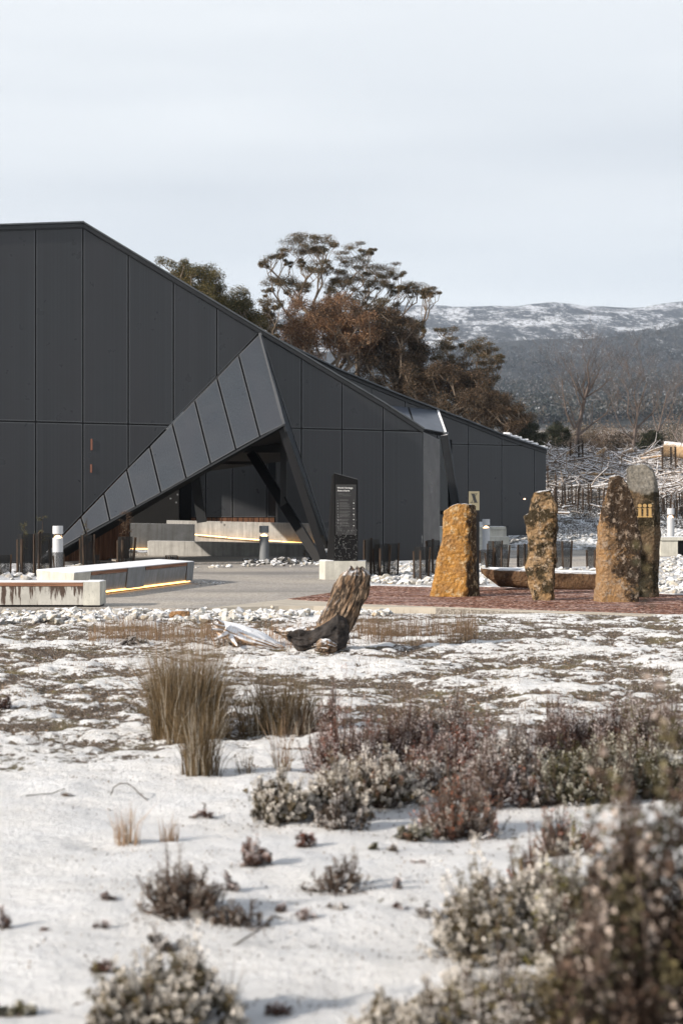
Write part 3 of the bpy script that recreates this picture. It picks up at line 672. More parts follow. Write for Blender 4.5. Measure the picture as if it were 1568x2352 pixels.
# ================================================================== bollards
def bollard(label, x, D, z0, mat, h=1.04, r=.12, lit=True):
    p = np.array([(x-CX)/FPX*D, D, z0]); t = thing('bollard_light', label, 'bollard light', p, 'bollard lights around the forecourt')
    mk('post', *lathe([(r, 0), (r, h*.72), (r*.97, h*.73)], p, 28), mat, t, smooth=False)
    mk('lens', *lathe([(r*.80, h*.73), (r*.80, h*.82)], p, 20), MT['lens'], t)
    mk('lamp', *lathe([(r*.62, h*.725), (r*.40, h*.765), (r*.18, h*.785)], p, 16), MT['lamp'], t)
    mk('cap', *lathe([(r*.97, h*.82), (r, h*.825), (r, h*.99), (r*.96, h)], p, 28), mat, t)
    return t
mm = M('lamp_lens', .05, .5); mm.col((.9, .8, .7)); mm.b.inputs['Transmission Weight'].default_value = .9; mm.b.inputs['Alpha'].default_value = .35; MT['lens'] = mm.m
bollard('silver bollard light at the left, in front of the tip of the canopy', 133.5, 40.8, 0, MT['bollard'], 1.06, .125)
bollard('darker grey bollard light standing in the shadowed entrance opening', 606.5, 47.0, -.06, MT['bollard_dark'], 1.04, .13)
bollard('silver bollard light just right of the ochre standing stone, in front of the pale steps', 1115.5, 56.0, .02, MT['bollard'], 1.06, .125)
bollard('silver bollard light mostly hidden behind the ochre standing stone', 1101, 60, -.05, MT['bollard'], 1.0, .125)
bollard('silver bollard light at the right edge, rising behind the concrete seat', 1539, 58.5, .25, MT['bollard'], 1.18, .125)
# ================================================================== information totem
def text(body, size, p, ux, mat, parent, name='lettering', bold=0.0, ext=.0015, align='LEFT'):
    cu = bpy.data.curves.new('t', 'FONT'); cu.body = body; cu.size = size; cu.extrude = ext; cu.offset = bold; cu.align_x = align; cu.space_line = 1.15
    tmp = bpy.data.objects.new('t', cu); COL.objects.link(tmp); dg = bpy.context.evaluated_depsgraph_get(); dg.update()
    me = bpy.data.meshes.new_from_object(tmp.evaluated_get(dg)); bpy.data.objects.remove(tmp); bpy.data.curves.remove(cu)
    V = np.array([v.co[:] for v in me.vertices]); F = [tuple(q.vertices) for q in me.polygons]; bpy.data.meshes.remove(me)
    ux = unit(ux); up = np.array([0, 0, 1.0]); nn = np.cross(ux, up)
    W = np.asarray(p)+V[:, :1]*ux+V[:, 1:2]*up+V[:, 2:3]*nn
    return mk(name, W, F, mat, parent)
DT = 35.8
tt = thing('information_totem', 'tall black information pillar with a slanted top, bolted to a pale concrete block', 'sign', G(785, 1331))
def tp(x, y, d=0): return P(x, y, DT+d)
fbl, fbr, ftl, ftr = tp(767, 1330), tp(822, 1330, .05), tp(767, 1086.5), tp(821.5, 1101.5, .05)
bl, tl = tp(748, 1327, .55), tp(761.3, 1092, .55)
rb, rt_ = fbr+[0, .55, 0], ftr+[-.06, .55, 0]
mk('pillar', [fbl, fbr, ftr, ftl, bl, rb, rt_, tl], [(0, 1, 2, 3), (1, 5, 6, 2), (5, 4, 7, 6), (4, 0, 3, 7), (3, 2, 6, 7), (4, 5, 1, 0)], MT['sign'], tt)
mk('cap_edge', *beam(ftl+[0, -.004, .004], ftr+[0, -.004, .004], .012, .012), MT['trim'], tt)
ux = unit(fbr-fbl)
def fp(x, y, d=-.006):       # point on the totem's face
    s = (x-767)/55.0; q = fbl+(fbr-fbl)*s; z = P(x, y, q[1])[2]; return np.array([q[0], q[1]+d, z])
def strip(x0, x1, y, th, mat, name='text_line', par=tt, d=-.0085):
    a, b = fp(x0, y, d), fp(x1, y, d); return mk(name, *beam(a, b, th, .003), mat, par)
pnl = mk('text_panel', [fp(770.6, 1228.6), fp(817.6, 1228.6), fp(817.6, 1114.5), fp(770.6, 1113.4)], [(0, 1, 2, 3)], MT['print_panel'] if 'print_panel' in MT else m_plain('dark_text_panel', (.022, .022, .023), .4, .4, .15, 3, 0), tt)
strip(771, 817.5, 1113.9, .007, MT['print'], 'panel_edge')
text('World Heritage\nArea criteria', .050, fp(774.5, 1122.2, -.010), ux, MT['printw'], tt, 'heading', .0008)
for k, (n_, y0) in enumerate(zip(('i', 'ii', 'iii', 'iv', 'v', 'vi', 'vii', 'viii', 'ix', 'x'), (1149, 1155.5, 1161.5, 1168, 1175, 1181.5, 1186.5, 1193.5, 1200.5, 1207.5))):
    text(n_, .024, fp(775, y0+1.5, -.010), ux, MT['printw'], tt, 'numeral', .0005)
    for j in range(3 if k % 3 else 2): strip(779.5, 805-rnd.uniform(0, 8), y0-1.2+j*1.9, .0075, MT['print'])
    strip(779.5, 811, y0+3.9, .003, MT['black'], 'rule')
    p = fp(812, y0, -.009); mk('marker', *box(p, (.018, .003, .018)), MT['printw'] if k % 2 else MT['print'], tt)
for k in range(14): strip(776+rnd.random()*20, 781+rnd.random()*26, 1133+rnd.random()*8, .004, MT['print'], 'map_mark')
for x in (800, 807.5): p = fp(x, 1219, -.009); mk('emblem', *lathe([(.019, -.0), (.019, .002)], (0, 0, 0), 14), MT['print'], tt).matrix_world
for ob in [o for o in tt.children if o.name.startswith('emblem')]: bpy.data.objects.remove(ob)
for x in (800, 807.5):
    p = fp(x, 1219, -.009); n_ = 14; V = [p+ux*.02*math.cos(2*math.pi*k/n_)+np.array([0, 0, .02*math.sin(2*math.pi*k/n_)]) for k in range(n_)]; mk('emblem', V, [tuple(range(n_))], MT['print'], tt)
    strip(x-4, x+3.6, 1224, .006, MT['print'])
for j in range(3): strip(775, 786-j*.7, 1213.5+j*2.6, .006, MT['print'])
for x, y in ((774, 1295.5), (814.5, 1296.3), (774, 1321.5), (814.5, 1322)):
    p = fp(x, y, -.004); n_ = 10; V = []
    for r, d in ((.017, 0), (.012, -.012)): V += [p+np.array([0, d, 0])+ux*r*math.cos(2*math.pi*k/n_)+np.array([0, 0, r*math.sin(2*math.pi*k/n_)]) for k in range(n_)]
    mk('bolt', V, [tuple(range(n_, 2*n_))]+[(k, (k+1) % n_, n_+(k+1) % n_, n_+k) for k in range(n_)], MT['steelpin'], tt)
# frost specks clinging to the lower face
V = []; F = []
for k in range(230):
    x = rnd.uniform(768, 821); y = rnd.triangular(1180, 1328, 1262); s = rnd.uniform(.002, .005); p = fp(x, y, -.0095); i = len(V)
    V += [p+ux*s, p+[0, 0, s], p-ux*s, p-[0, 0, s]]; F.append((i, i+1, i+2, i+3))
tag(mk('frost_speck', V, F, MT['printw'], tt), kind='stuff')
q = lambda x, y, d: tuple(P(x, y, DT+d)[:2])
zt_ = P(746, 1288.7, DT-.02)[2]
mk('block', *prism([q(733.5, 1330, .25), q(746.5, 1332, -.04), q(839, 1330, .05), q(841, 1330, .6), q(733, 1330, .6)], .0, zt_), MT['conc_light'], tt)
mk('snow_layer', *prism([q(735, 1330, .26), q(747, 1332, -.02), q(766, 1330, .03), q(766, 1330, .58), q(735, 1330, .58)], zt_+.001, zt_+.012), MT['snow'], tt)
# ================================================================== standing stones
def stone(name, label, D, rows, mat, kr=.45, cut=None, depth=.75, amp=.03, nlev=110, seed=1, kl=.25, top_amp=1.0, group='standing stones on the red mulch'):
    ys = np.array([r[0] for r in rows], float); R = np.array([r[1:] for r in rows], float)
    Y = np.linspace(ys[0], ys[-1], nlev); xl, xe, xr = [np.interp(Y, ys, R[:, i]) for i in range(3)]
    z = EYE-(Y-HY)/FPX*D; XL, XE, XR = [(a-CX)/FPX*D for a in (xl, xe, xr)]; z[-1] = -.06
    W = (R[:, 2]-R[:, 0]).max()/FPX*D; rings = []
    m = 120
    for i in range(nlev):
        wd = max(XR[i]-XL[i], .02); f = wd/W
        pts = np.array([[XL[i], W*kl*f], [XL[i]+.04*wd, W*.10*f], [XE[i]-.06*wd, 0], [XE[i]+.03*wd, .03*W*f], [XR[i]-.02*wd, W*kr*f], [XR[i], W*(kr+.1)*f], [XR[i]-.15*wd, W*depth*f], [XL[i]+.2*wd, W*depth*.95*f], [XL[i]+.03*wd, W*(kl+.2)*f]])
        cl = np.vstack([pts, pts[:1]]); seg = np.linalg.norm(np.diff(cl, axis=0), axis=1); s = np.r_[0, np.cumsum(seg)]
        tt_ = np.linspace(0, s[-1], m, endpoint=False); rings.append(np.stack([np.interp(tt_, s, cl[:, 0]), np.interp(tt_, s, cl[:, 1])], 1))
    R2_ = np.array(rings)
    for _ in range(2): R2_ = (np.roll(R2_, 1, 1)+2*R2_+np.roll(R2_, -1, 1))/4
    V = np.concatenate([R2_[:, :, :1], R2_[:, :, 1:]+D, np.repeat(z[:, None, None], m, 1)], 2)
    c = V.mean(1, keepdims=True); nrm = (V-c)*[1, 1, 0]; nrm /= np.maximum(np.linalg.norm(nrm, axis=2, keepdims=True), 1e-6)
    x, y, zz = V[..., 0], V[..., 1], V[..., 2]
    d = (fbm(x*2.2+seed, y*2.2, zz*2.0, 3, seed)-.5)*2.2+(np.abs(fbm(x*5+seed, y*5, zz*4, 4, seed+3)-.5)*-2+.3)*.8+(fbm(x*16, y*16, zz*14, 3, seed+5)-.5)*.6
    st_ = np.floor(fbm(x*3.0+9, y*3.0, zz*2.2, 2, seed+9)*7)/7-.5
    d = d+st_*2.4
    V = V+nrm*(d*amp)[..., None]
    if cut: V[..., 1] += np.maximum(0, V[..., 2]-cut[0]-.35*(V[..., 0:1][..., 0]-V[..., 0].mean())**2)*cut[1]*np.clip((D+.55-V[..., 1])*2.5, 0, 1)
    ed = (fbm(x[:8]*7, y[:8]*7, 0, 3, seed+20)-.5); V[:8, :, 2] += ed*.10*top_amp*np.linspace(1, 0, 8)[:, None]
    V = V.reshape(-1, 3); i = (np.arange(nlev-1)[:, None]*m+np.arange(m)[None]).ravel(); j = (np.arange(nlev-1)[:, None]*m+(np.arange(m)[None]+1) % m).ravel()
    F = [tuple(f) for f in np.stack([i, i+m, j+m, j], 1)]
    ct = V[:m].mean(0); V = np.vstack([V, (V[:m]+ct)/2, [ct+[0, 0, .015]]]); n0_ = nlev*m
    for k in range(m): k2 = (k+1) % m; F += [(k, k2, n0_+k2, n0_+k), (n0_+k, n0_+k2, n0_+m)]
    org = [(xl[-1]/2+xr[-1]/2-CX)/FPX*D, D+W*.4, 0]
    o = mk(name, V, F, mat, org=org, smooth=True); tag(o, label, 'standing stone', group)
    return o
s_och = m_stone('ochre_stone', (.62, .31, .070), (.36, .20, .085), (.040, .030, .022), -.27, 7, (.60, .46, .28), .45, seed=2.0, side=(1.3, 0, 0))  # side darkens the right face: dark lichen with its shade put into colour
s_tan = m_stone('mottled_tan_stone', (.40, .25, .12), (.50, .35, .21), (.028, .024, .013), .055, 8, (.58, .46, .34), .35, seed=5.0)
s_drk = m_stone('dark_lichen_stone', (.46, .27, .12), (.40, .26, .15), (.030, .022, .018), .055, 8, (.42, .34, .27), .45, side=(.40, .12, .75), seed=9.0)
s_grn = m_stone('mossy_dark_stone', (.15, .11, .07), (.20, .135, .08), (.030, .025, .014), .04, 7, (.34, .29, .20), .25, seed=14.0, cut=1.42)
c4 = lambda L_: [(1020.9+.4063*r[1], 931+.4063*r[0]) for r in L_]
def rows4(L_): return [(1020.9+.4063*y, 931+.4063*a, 931+.4063*b, 931+.4063*c) for y, a, b, c in L_]
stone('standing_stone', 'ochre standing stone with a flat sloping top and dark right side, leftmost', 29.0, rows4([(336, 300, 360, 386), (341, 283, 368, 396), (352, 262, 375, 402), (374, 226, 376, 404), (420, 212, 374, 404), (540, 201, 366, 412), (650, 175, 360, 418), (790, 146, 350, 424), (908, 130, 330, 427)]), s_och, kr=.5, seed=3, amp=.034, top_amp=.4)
stone('standing_stone', 'mottled tan standing stone with a notched left shoulder, narrow at its foot', 27.9, rows4([(264, 790, 815, 828), (272, 735, 812, 832), (285, 720, 820, 838), (310, 714, 830, 850), (345, 714, 850, 874), (385, 713, 850, 873), (402, 684, 850, 871), (425, 690, 848, 870), (480, 697, 842, 868), (560, 696, 838, 864), (600, 692, 836, 862), (700, 678, 834, 856), (800, 703, 826, 848), (926, 733, 815, 838)]), s_tan, kr=.4, seed=12, amp=.046)
stone('standing_stone', 'pointed standing stone with dark lichen crust on its right side and a bright left edge', 27.4, rows4([(178, 1160, 1175, 1205), (190, 1152, 1175, 1222), (230, 1146, 1168, 1252), (290, 1133, 1160, 1280), (350, 1122, 1155, 1298), (440, 1106, 1150, 1320), (560, 1092, 1150, 1344), (700, 1087, 1150, 1340), (800, 1087, 1140, 1334), (938, 1086, 1118, 1322)]), s_drk, kr=.10, seed=22, amp=.044, kl=.5)
s4 = stone('standing_stone', 'tall dark mossy standing stone with a pale cut top and gold lettering, rearmost', 28.9, rows4([(112, 1300, 1360, 1378), (118, 1278, 1380, 1402), (138, 1262, 1405, 1427), (200, 1252, 1415, 1440), (265, 1250, 1405, 1443), (400, 1252, 1400, 1446), (560, 1262, 1400, 1444), (700, 1270, 1400, 1440), (898, 1290, 1400, 1437)]), s_grn, kr=.3, kl=.06, seed=31, amp=.026, cut=(1.80, .75))
# gold slab-serif "iii"
DI = 28.66
def gold_poly(pts, name='letter'):
    n = len(pts); Vf = [P(x, y, DI) for x, y in pts]; Vb = [v+[0, .03, 0] for v in Vf]
    return mk(name, Vf+Vb, [tuple(range(n)), tuple(range(2*n-1, n-1, -1))]+[(i, n+i, n+(i+1) % n, (i+1) % n) for i in range(n)], MT['gold'], s4)
for cx_ in (1322.5, 1351, 1380):
    X_ = lambda v: 931+.4063*v; Y_ = lambda v: 1020.9+.4063*v
    gold_poly([(X_(cx_+10.5*math.cos(2*math.pi*k/20)), Y_(346+10.5*math.sin(2*math.pi*k/20))) for k in range(20)])
    pts = [(-12, 360), (8, 360), (8, 404), (13, 406), (13, 412), (-13, 412), (-13, 406), (-7, 404), (-7, 366), (-12, 364)]
    gold_poly([(X_(cx_+a), Y_(b)) for a, b in pts])
# ---- X sign
DX = 31.0
xs = thing('numeral_sign', 'tan plate with a dark numeral X on a dark post behind the ochre stone', 'sign', [*P(1088, 1350, DX)[:2], 0])
a, b = P(1076, 1172, DX), P(1100, 1128.5, DX)
mk('plate', *box(((a[0]+b[0])/2, DX, (a[2]+b[2])/2), (b[0]-a[0], .05, b[2]-a[2])), MT['tan'], xs)
mk('post', *box(((a[0]+b[0])/2, DX+.02, a[2]/2), (b[0]-a[0]-.004, .12, a[2])), MT['black'], xs)
def xpoly(pts):
    n = len(pts); Vf = [P(1076+24*x, 1132.5+23*y, DX-.028) for x, y in pts]; mk('numeral', Vf+[v+[0, .003, 0] for v in Vf], [tuple(range(n))]+[(i, (i+1) % n, n+(i+1) % n, n+i) for i in range(n)], MT['fascia'], xs)
xpoly([(.24, .06), (.52, .06), (.80, .94), (.52, .94)]); xpoly([(.70, .06), (.74, .06), (.28, .94), (.24, .94)])
for (x0, x1, y) in ((.17, .58, .06), (.60, .83, .06), (.14, .38, .93), (.45, .87, .93)):
    xpoly([(x0, y-.012), (x1, y-.012), (x1, y+.035), (x0, y+.035)])
# ---- split-log style stone bench
rb_ = rows4([(0, 0, 0, 0)])
def log_bench():
    st_ = [(425, 700, 720), (445, 698, 745), (490, 699, 775), (530, 700, 806), (600, 702, 808), (690, 706, 812), (860, 715, 822), (980, 718, 828), (1100, 722, 834), (1180, 724, 836), (1240, 726, 820)]
    V = []; n = 60; m = 28; D0 = 31.6; xs_ = np.linspace(425, 1240, n)
    for x in xs_:
        yt = np.interp(x, [s[0] for s in st_], [s[1] for s in st_]); yb = np.interp(x, [s[0] for s in st_], [s[2] for s in st_])
        X = 931+.4063*x; zt = P(X, 1020.9+.4063*yt, D0)[2]; zb = P(X, 1020.9+.4063*yb, D0)[2]; h = zt-zb; w_ = .24*min(1, (x-415)/90.0)+.03
        for k in range(m):
            a = 2*math.pi*k/m; ca, sa_ = math.cos(a), math.sin(a); yy = w_*np.sign(ca)*abs(ca)**.6; zz = zb+h*(.5+.5*np.sign(sa_)*abs(sa_)**(.35 if sa_ > 0 else .8))
            V.append([P(X, 0, D0)[0], D0+yy, zz])
    V = np.array(V); dd = (fbm(V[:, 0]*4, V[:, 1]*4, V[:, 2]*6, 4, 8)-.5)*.06; V[:, 1] -= dd*np.sign(D0-V[:, 1]+1e-6)*1.0; V[:, 2] += (fbm(V[:, 0]*9, V[:, 1]*9, V[:, 2]*3, 3, 18)-.5)*.02
    F = [(i*m+k, i*m+(k+1) % m, (i+1)*m+(k+1) % m, (i+1)*m+k) for i in range(n-1) for k in range(m)]+[tuple(range(m))[::-1], tuple((n-1)*m+k for k in range(m))]
    o = mk('stone_bench', V, F, m_stone('brown_bench_stone', (.20, .12, .065), (.15, .085, .05), (.06, .035, .022), .02, 6, (.30, .22, .14), .1, seed=4), org=[5.0, D0, 0], smooth=True)
    tag(o, 'long low brown stone bench with a pointed left end and snowy top, behind the stones', 'bench')
    tv = []; tf = []; ar = np.linspace(470, 1235, 40)
    for j, x in enumerate(ar):
        X = 931+.4063*x; yt = np.interp(x, [s[0] for s in st_], [s[1] for s in st_]); zt = P(X, 1020.9+.4063*yt, D0)[2]
        e = (vn(j*.6, 1, 0, 3)-.5)*.05
        for yy, zo in ((-.17+e, -.004), (-.15+e, .014), (.16+e, .014), (.18+e, -.004)): tv.append([P(X, 0, D0)[0], D0+yy, zt+zo])
    for j in range(39): tf += [(4*j+k, 4*j+4+k, 4*j+5+k, 4*j+1+k) for k in range(3)]
    mk('snow_layer', tv, tf, MT['snow'], o, smooth=True)
log_bench()
# ================================================================== leaning dead trunk and fallen log
def loft(name, D, rows, mat, parent, depth=.8, amp=.02, nlev=110, m=110, seed=1, furrow=14, axis='y', dshift=0.0, twist=0.0):
    ys = np.array([r[0] for r in rows], float); R = np.array([r[1:3] for r in rows], float)
    Y = np.linspace(ys[0], ys[-1], nlev); a_ = np.interp(Y, ys, R[:, 0]); b_ = np.interp(Y, ys, R[:, 1]); V = []
    ang = 2*np.pi*np.arange(m)/m
    for i in range(nlev):
        x0, x1 = a_[i], b_[i]; t = i/(nlev-1)
        if axis == 'y': c = P((x0+x1)/2, Y[i], D); r = (x1-x0)/2/FPX*D; ex = np.array([1, 0, 0]); ez = np.array([0, 1, 0])
        else: c = P(Y[i], (x0+x1)/2, D); r = (x1-x0)/2/FPX*D; ex = np.array([0, 0, 1]); ez = np.array([0, 1, 0])
        an = ang+twist*t; fr = fbm(np.cos(an)*furrow/4+5, np.sin(an)*furrow/4, t*1.6, 4, seed); rid = 1-2*np.abs(fr-.5)*2
        fr2 = fbm(np.cos(an)*furrow/1.4+5, np.sin(an)*furrow/1.4, t*4, 3, seed+7)-.5
        lump = fbm(np.cos(an)*1.3+2, np.sin(an)*1.3, t*3, 3, seed+2)-.5
        rr = r+amp*(rid*-1.0+1.1*fr2*1.2+lump*1.4)
        V.append(c+np.cos(ang)[:, None]*ex*rr[:, None]+np.sin(ang)[:, None]*ez*(rr*depth)[:, None]+[0, dshift*t, 0])
    V = np.array(V)
    e = (fbm(np.cos(ang)*3, np.sin(ang)*3, 0, 4, seed+9)-.5); 
    for k in range(5): V[k, :, 2 if axis == 'y' else 0] += e*.16*(1-k/5)
    V = V.reshape(-1, 3); i = (np.arange(nlev-1)[:, None]*m+np.arange(m)[None]).ravel(); j = (np.arange(nlev-1)[:, None]*m+(np.arange(m)[None]+1) % m).ravel()
    F = [tuple(f) for f in np.stack([i, i+m, j+m, j], 1)]; ct = V[:m].mean(0)+([0, 0, -.03] if axis == 'y' else [.05, 0, 0]); cb = V[-m:].mean(0); V = np.vstack([V, [ct, cb]]); q0, q1 = nlev*m, nlev*m+1; b0 = (nlev-1)*m
    F += [((k+1) % m, k, q0) for k in range(m)]+[(b0+k, b0+(k+1) % m, q1) for k in range(m)]
    return mk(name, V, F, mat, parent, smooth=True)
MT['oldwood'] = m_wood('weathered_trunk_wood', (.27, .205, .15), (.15, .09, .052), (1, 1, .30), 14, (.020, .015, .012), .95, .22, rot=(0, math.radians(-22), 0), bm=1.0)
MT['palelog'] = m_wood('pale_fallen_wood', (.36, .22, .13), (.50, .38, .27), (.6, 1, 1), 7, (.12, .06, .035), .3, 1.3, rot=(0, .35, 0), bm=.8)
DS = 18.4
tr = thing('dead_tree_stump', 'weathered dead tree trunk leaning right with a charred root flare, on the snowy heath', 'tree stump', G(735, 1500))
loft('trunk', DS, [(1308, 800, 836), (1314, 786, 848), (1322, 778, 853), (1345, 767, 851), (1370, 757, 846), (1400, 738, 834), (1430, 722, 818), (1455, 716, 806), (1480, 712, 796), (1506, 706, 790)], MT['oldwood'], tr, .75, .042, nlev=160, m=130, seed=4, furrow=15)
loft('root_flare', DS-.12, [(662, 1456, 1462), (668, 1446, 1478), (676, 1441, 1494), (688, 1437, 1503), (700, 1439, 1499), (715, 1437, 1504), (735, 1428, 1507), (755, 1410, 1506), (775, 1400, 1502), (792, 1408, 1490), (802, 1425, 1470)], MT['burnt'], tr, .85, .060, seed=14, axis='x', furrow=3.2)
loft('root_knot', DS-.30, [(722, 1478, 1496), (735, 1466, 1503), (755, 1464, 1506), (768, 1474, 1502), (774, 1482, 1496)], MT['oldwood'], tr, 1.0, .02, seed=18, axis='x', nlev=40, m=60)
loft('broken_root', DS+.05, [(632, 1448, 1456), (650, 1443, 1466), (672, 1440, 1476), (704, 1438, 1482)], MT['oldwood'], tr, .9, .02, seed=24, axis='x', nlev=40, m=40)
fl = thing('fallen_log', 'pale fallen log in the grass, snow along its top, left of the leaning trunk', 'log', G(570, 1490))
loft('log', 18.9, [(492, 1430, 1446), (505, 1425, 1462), (530, 1426, 1482), (565, 1436, 1496), (600, 1452, 1502), (630, 1470, 1504), (650, 1480, 1502), (656, 1486, 1500)], MT['palelog'], fl, 1.4, .022, seed=34, axis='x', furrow=9)
for k, (x, y, x2, y2) in enumerate(((512, 1440, 490, 1433), (508, 1448, 487, 1446), (510, 1434, 500, 1424), (530, 1465, 545, 1484), (520, 1456, 500, 1466))):
    V_, F_ = tubes([P(x, y, 18.7)], [P(x2, y2, 18.5)], [.035], [.010], 7); mk('broken_branch', V_, F_, MT['palelog'], fl, smooth=True)
# ================================================================== white rubble
def rock_mesh(seed):
    r = random.Random(seed); bm = bmesh.new()
    for k in range(13):
        v = Vector((r.gauss(0, 1), r.gauss(0, 1), r.gauss(0, 1))).normalized(); bm.verts.new((v.x*r.uniform(.75, 1.1), v.y*r.uniform(.6, .95), v.z*r.uniform(.45, .75)))
    bmesh.ops.convex_hull(bm, input=bm.verts); vs = [v for v in bm.verts if not v.link_faces]; bmesh.ops.delete(bm, geom=vs, context='VERTS')
    bm.verts.index_update(); V = np.array([v.co[:] for v in bm.verts]); F = [tuple(v.index for v in f.verts) for f in bm.faces]; bm.free(); return V, F
RK = [rock_mesh(s) for s in range(14)]
RM = []
for k, (V, F) in enumerate(RK):
    tint = np.array([[1, 1, 1], [1.0, .93, .82], [.62, .62, .64], [1.12, 1.11, 1.08], [.8, .78, .74]][k % 5])
    RM.append(mesh('rock', V, F, MT['rock'], cols=np.ones((len(V), 3))*tint))
def rock_pts(poly_rows, n, smin, smax, seed):
    r = random.Random(seed); out = []
    for _ in range(n):
        x = r.uniform(*poly_rows['x']); y0 = np.interp(x, poly_rows['px'], poly_rows['y0']); y1 = np.interp(x, poly_rows['px'], poly_rows['y1']); y = r.uniform(y0, y1)
        out.append((x, y, r.uniform(smin, smax)*(1 if r.random() < .8 else 1.35), r.randrange(14), r.uniform(0, 6.28), r.uniform(-.5, .5)))
    return out
strip_rows = dict(x=(-30, 900), px=[-30, 230, 420, 640, 760, 900], y0=[1399, 1398, 1399, 1397, 1398, 1401], y1=[1431, 1430, 1428, 1424, 1420, 1414])
main = rock_pts(strip_rows, 1100, .045, .088, 3)
main.sort(key=lambda r: -r[2]*r[1]); big, small = main[:275], main[275:]
for x, y, s, k, a, b in big:
    p = G(x, y); o = bpy.data.objects.new('white_rock', RM[k]); COL.objects.link(o); o.location = (p[0], p[1], float(height(p[0], p[1]))*(1 if p[1] < 26 else 0)+s*.30); o.rotation_euler = (b, b*.7, a); o.scale = (s, s, s)
    tag(o, 'rough white rock in the rubble strip along the near edge of the paving', 'rock', 'white rubble along the near edge of the paving')
def rock_mass(name, pts, label, z=0, sc_=1.0):
    VV = []; FF = []; CC = []; n = 0
    for x, y, s, k, a, b in pts:
        V, F = RK[k]; ca, sa_ = math.cos(a), math.sin(a); p = G(x, y); s *= sc_; zz = float(height(p[0], p[1]))*(1 if p[1] < 26 else 0)+z
        W = np.c_[V[:, 0]*ca-V[:, 1]*sa_, V[:, 0]*sa_+V[:, 1]*ca, V[:, 2]+b*V[:, 0]]*s+[p[0], p[1], zz+s*.3]
        VV.append(W); FF += [tuple(i+n for i in f) for f in F]; n += len(V); CC.append(np.ones((len(V), 3))*rnd.choice([(1, 1, 1), (1, .94, .84), (.62, .62, .64), (.8, .8, .8)])*(.22 if name == 'dark_rubble' else 1))
    o = mk(name, np.vstack(VV), FF, MT['rock'], cols=np.vstack(CC)); tag(o, label, 'rocks', kind='stuff')
rock_mass('rubble', small, 'smaller white rubble between the larger rocks of the strip')
rock_mass('rubble', rock_pts(dict(x=(450, 740), px=[450, 740], y0=[1300, 1296], y1=[1306, 1301]), 34, .04, .09, 5), 'rubble along the far edge of the paving below the opening', .0)
rock_mass('dark_rubble', rock_pts(dict(x=(560, 735), px=[560, 735], y0=[1287, 1284], y1=[1297, 1297]), 110, .05, .12, 6), 'dark rubble at the foot of the black strut', -.02)  # tint multiplied down, darker than the other rubble
rock_mass('rubble', rock_pts(dict(x=(845, 1110), px=[845, 985, 1110], y0=[1300, 1292, 1300], y1=[1342, 1346, 1346]), 620, .05, .11, 7), 'snowy white rubble bed right of the information pillar')
rock_mass('rubble', rock_pts(dict(x=(1100, 1380), px=[1100, 1380], y0=[1312, 1306], y1=[1345, 1352]), 240, .05, .10, 8), 'snowy white rubble bed behind the stone bench')
rock_mass('rubble', rock_pts(dict(x=(1490, 1700), px=[1490, 1568, 1700], y0=[1284, 1283, 1283], y1=[1362, 1366, 1372]), 600, .05, .11, 9), 'snowy white rubble bed right of the standing stones')
rock_mass('rubble', rock_pts(dict(x=(-30, 300), px=[-30, 120, 300], y0=[1303, 1303, 1300], y1=[1334, 1334, 1306]), 260, .04, .12, 10), 'snowy rubble bed behind the benches at the left')
rock_mass('rubble', rock_pts(dict(x=(445, 515), px=[445, 515], y0=[1336, 1338], y1=[1346, 1342]), 70, .012, .03, 12), 'loose gravel spilled by the end of the lit bench')
def bank_rocks():
    VV = []; FF = []; CC = []; n = 0; r = random.Random(4)
    for _ in range(1100):
        x = r.uniform(1175, 1640); D = r.uniform(60.5, 68); p = gz(x, D); s = r.uniform(.08, .2); V, F = RK[r.randrange(14)]; VV.append(V*s+p); FF += [tuple(i+n for i in f) for f in F]; n += len(V); CC.append(np.ones((len(V), 3))*[.92, .95, 1])
    o = mk('rubble', np.vstack(VV), FF, MT['rock'], cols=np.vstack(CC)); tag(o, 'snow dusted rubble at the foot of the bank', 'rocks', kind='stuff')
bank_rocks()
# one brown boulder in the strip, one stone on the heath
for x, y, s, lab in ((418, 1421, .16, 'rusty brown angular rock among the white rubble'),):
    p = G(x, y); o = mk('brown_rock', RK[3][0]*s*[1.2, .8, .8]+p+[0, 0, .05], RK[3][1], m_stone('rusty_rock', (.45, .24, .10), (.32, .20, .12), (.12, .08, .05), .0, 9)); tag(o, lab, 'rock')
p = gz(155, GD(1820)); o = mk('flat_stone', RK[5][0]*[.045, .03, .022]+p+[0, 0, .008], RK[5][1], m_stone('brown_pebble', (.22, .13, .06), (.16, .10, .06), (.06, .04, .03), .0, 30)); tag(o, 'small brown stone lying alone in the snow at the left', 'stone')
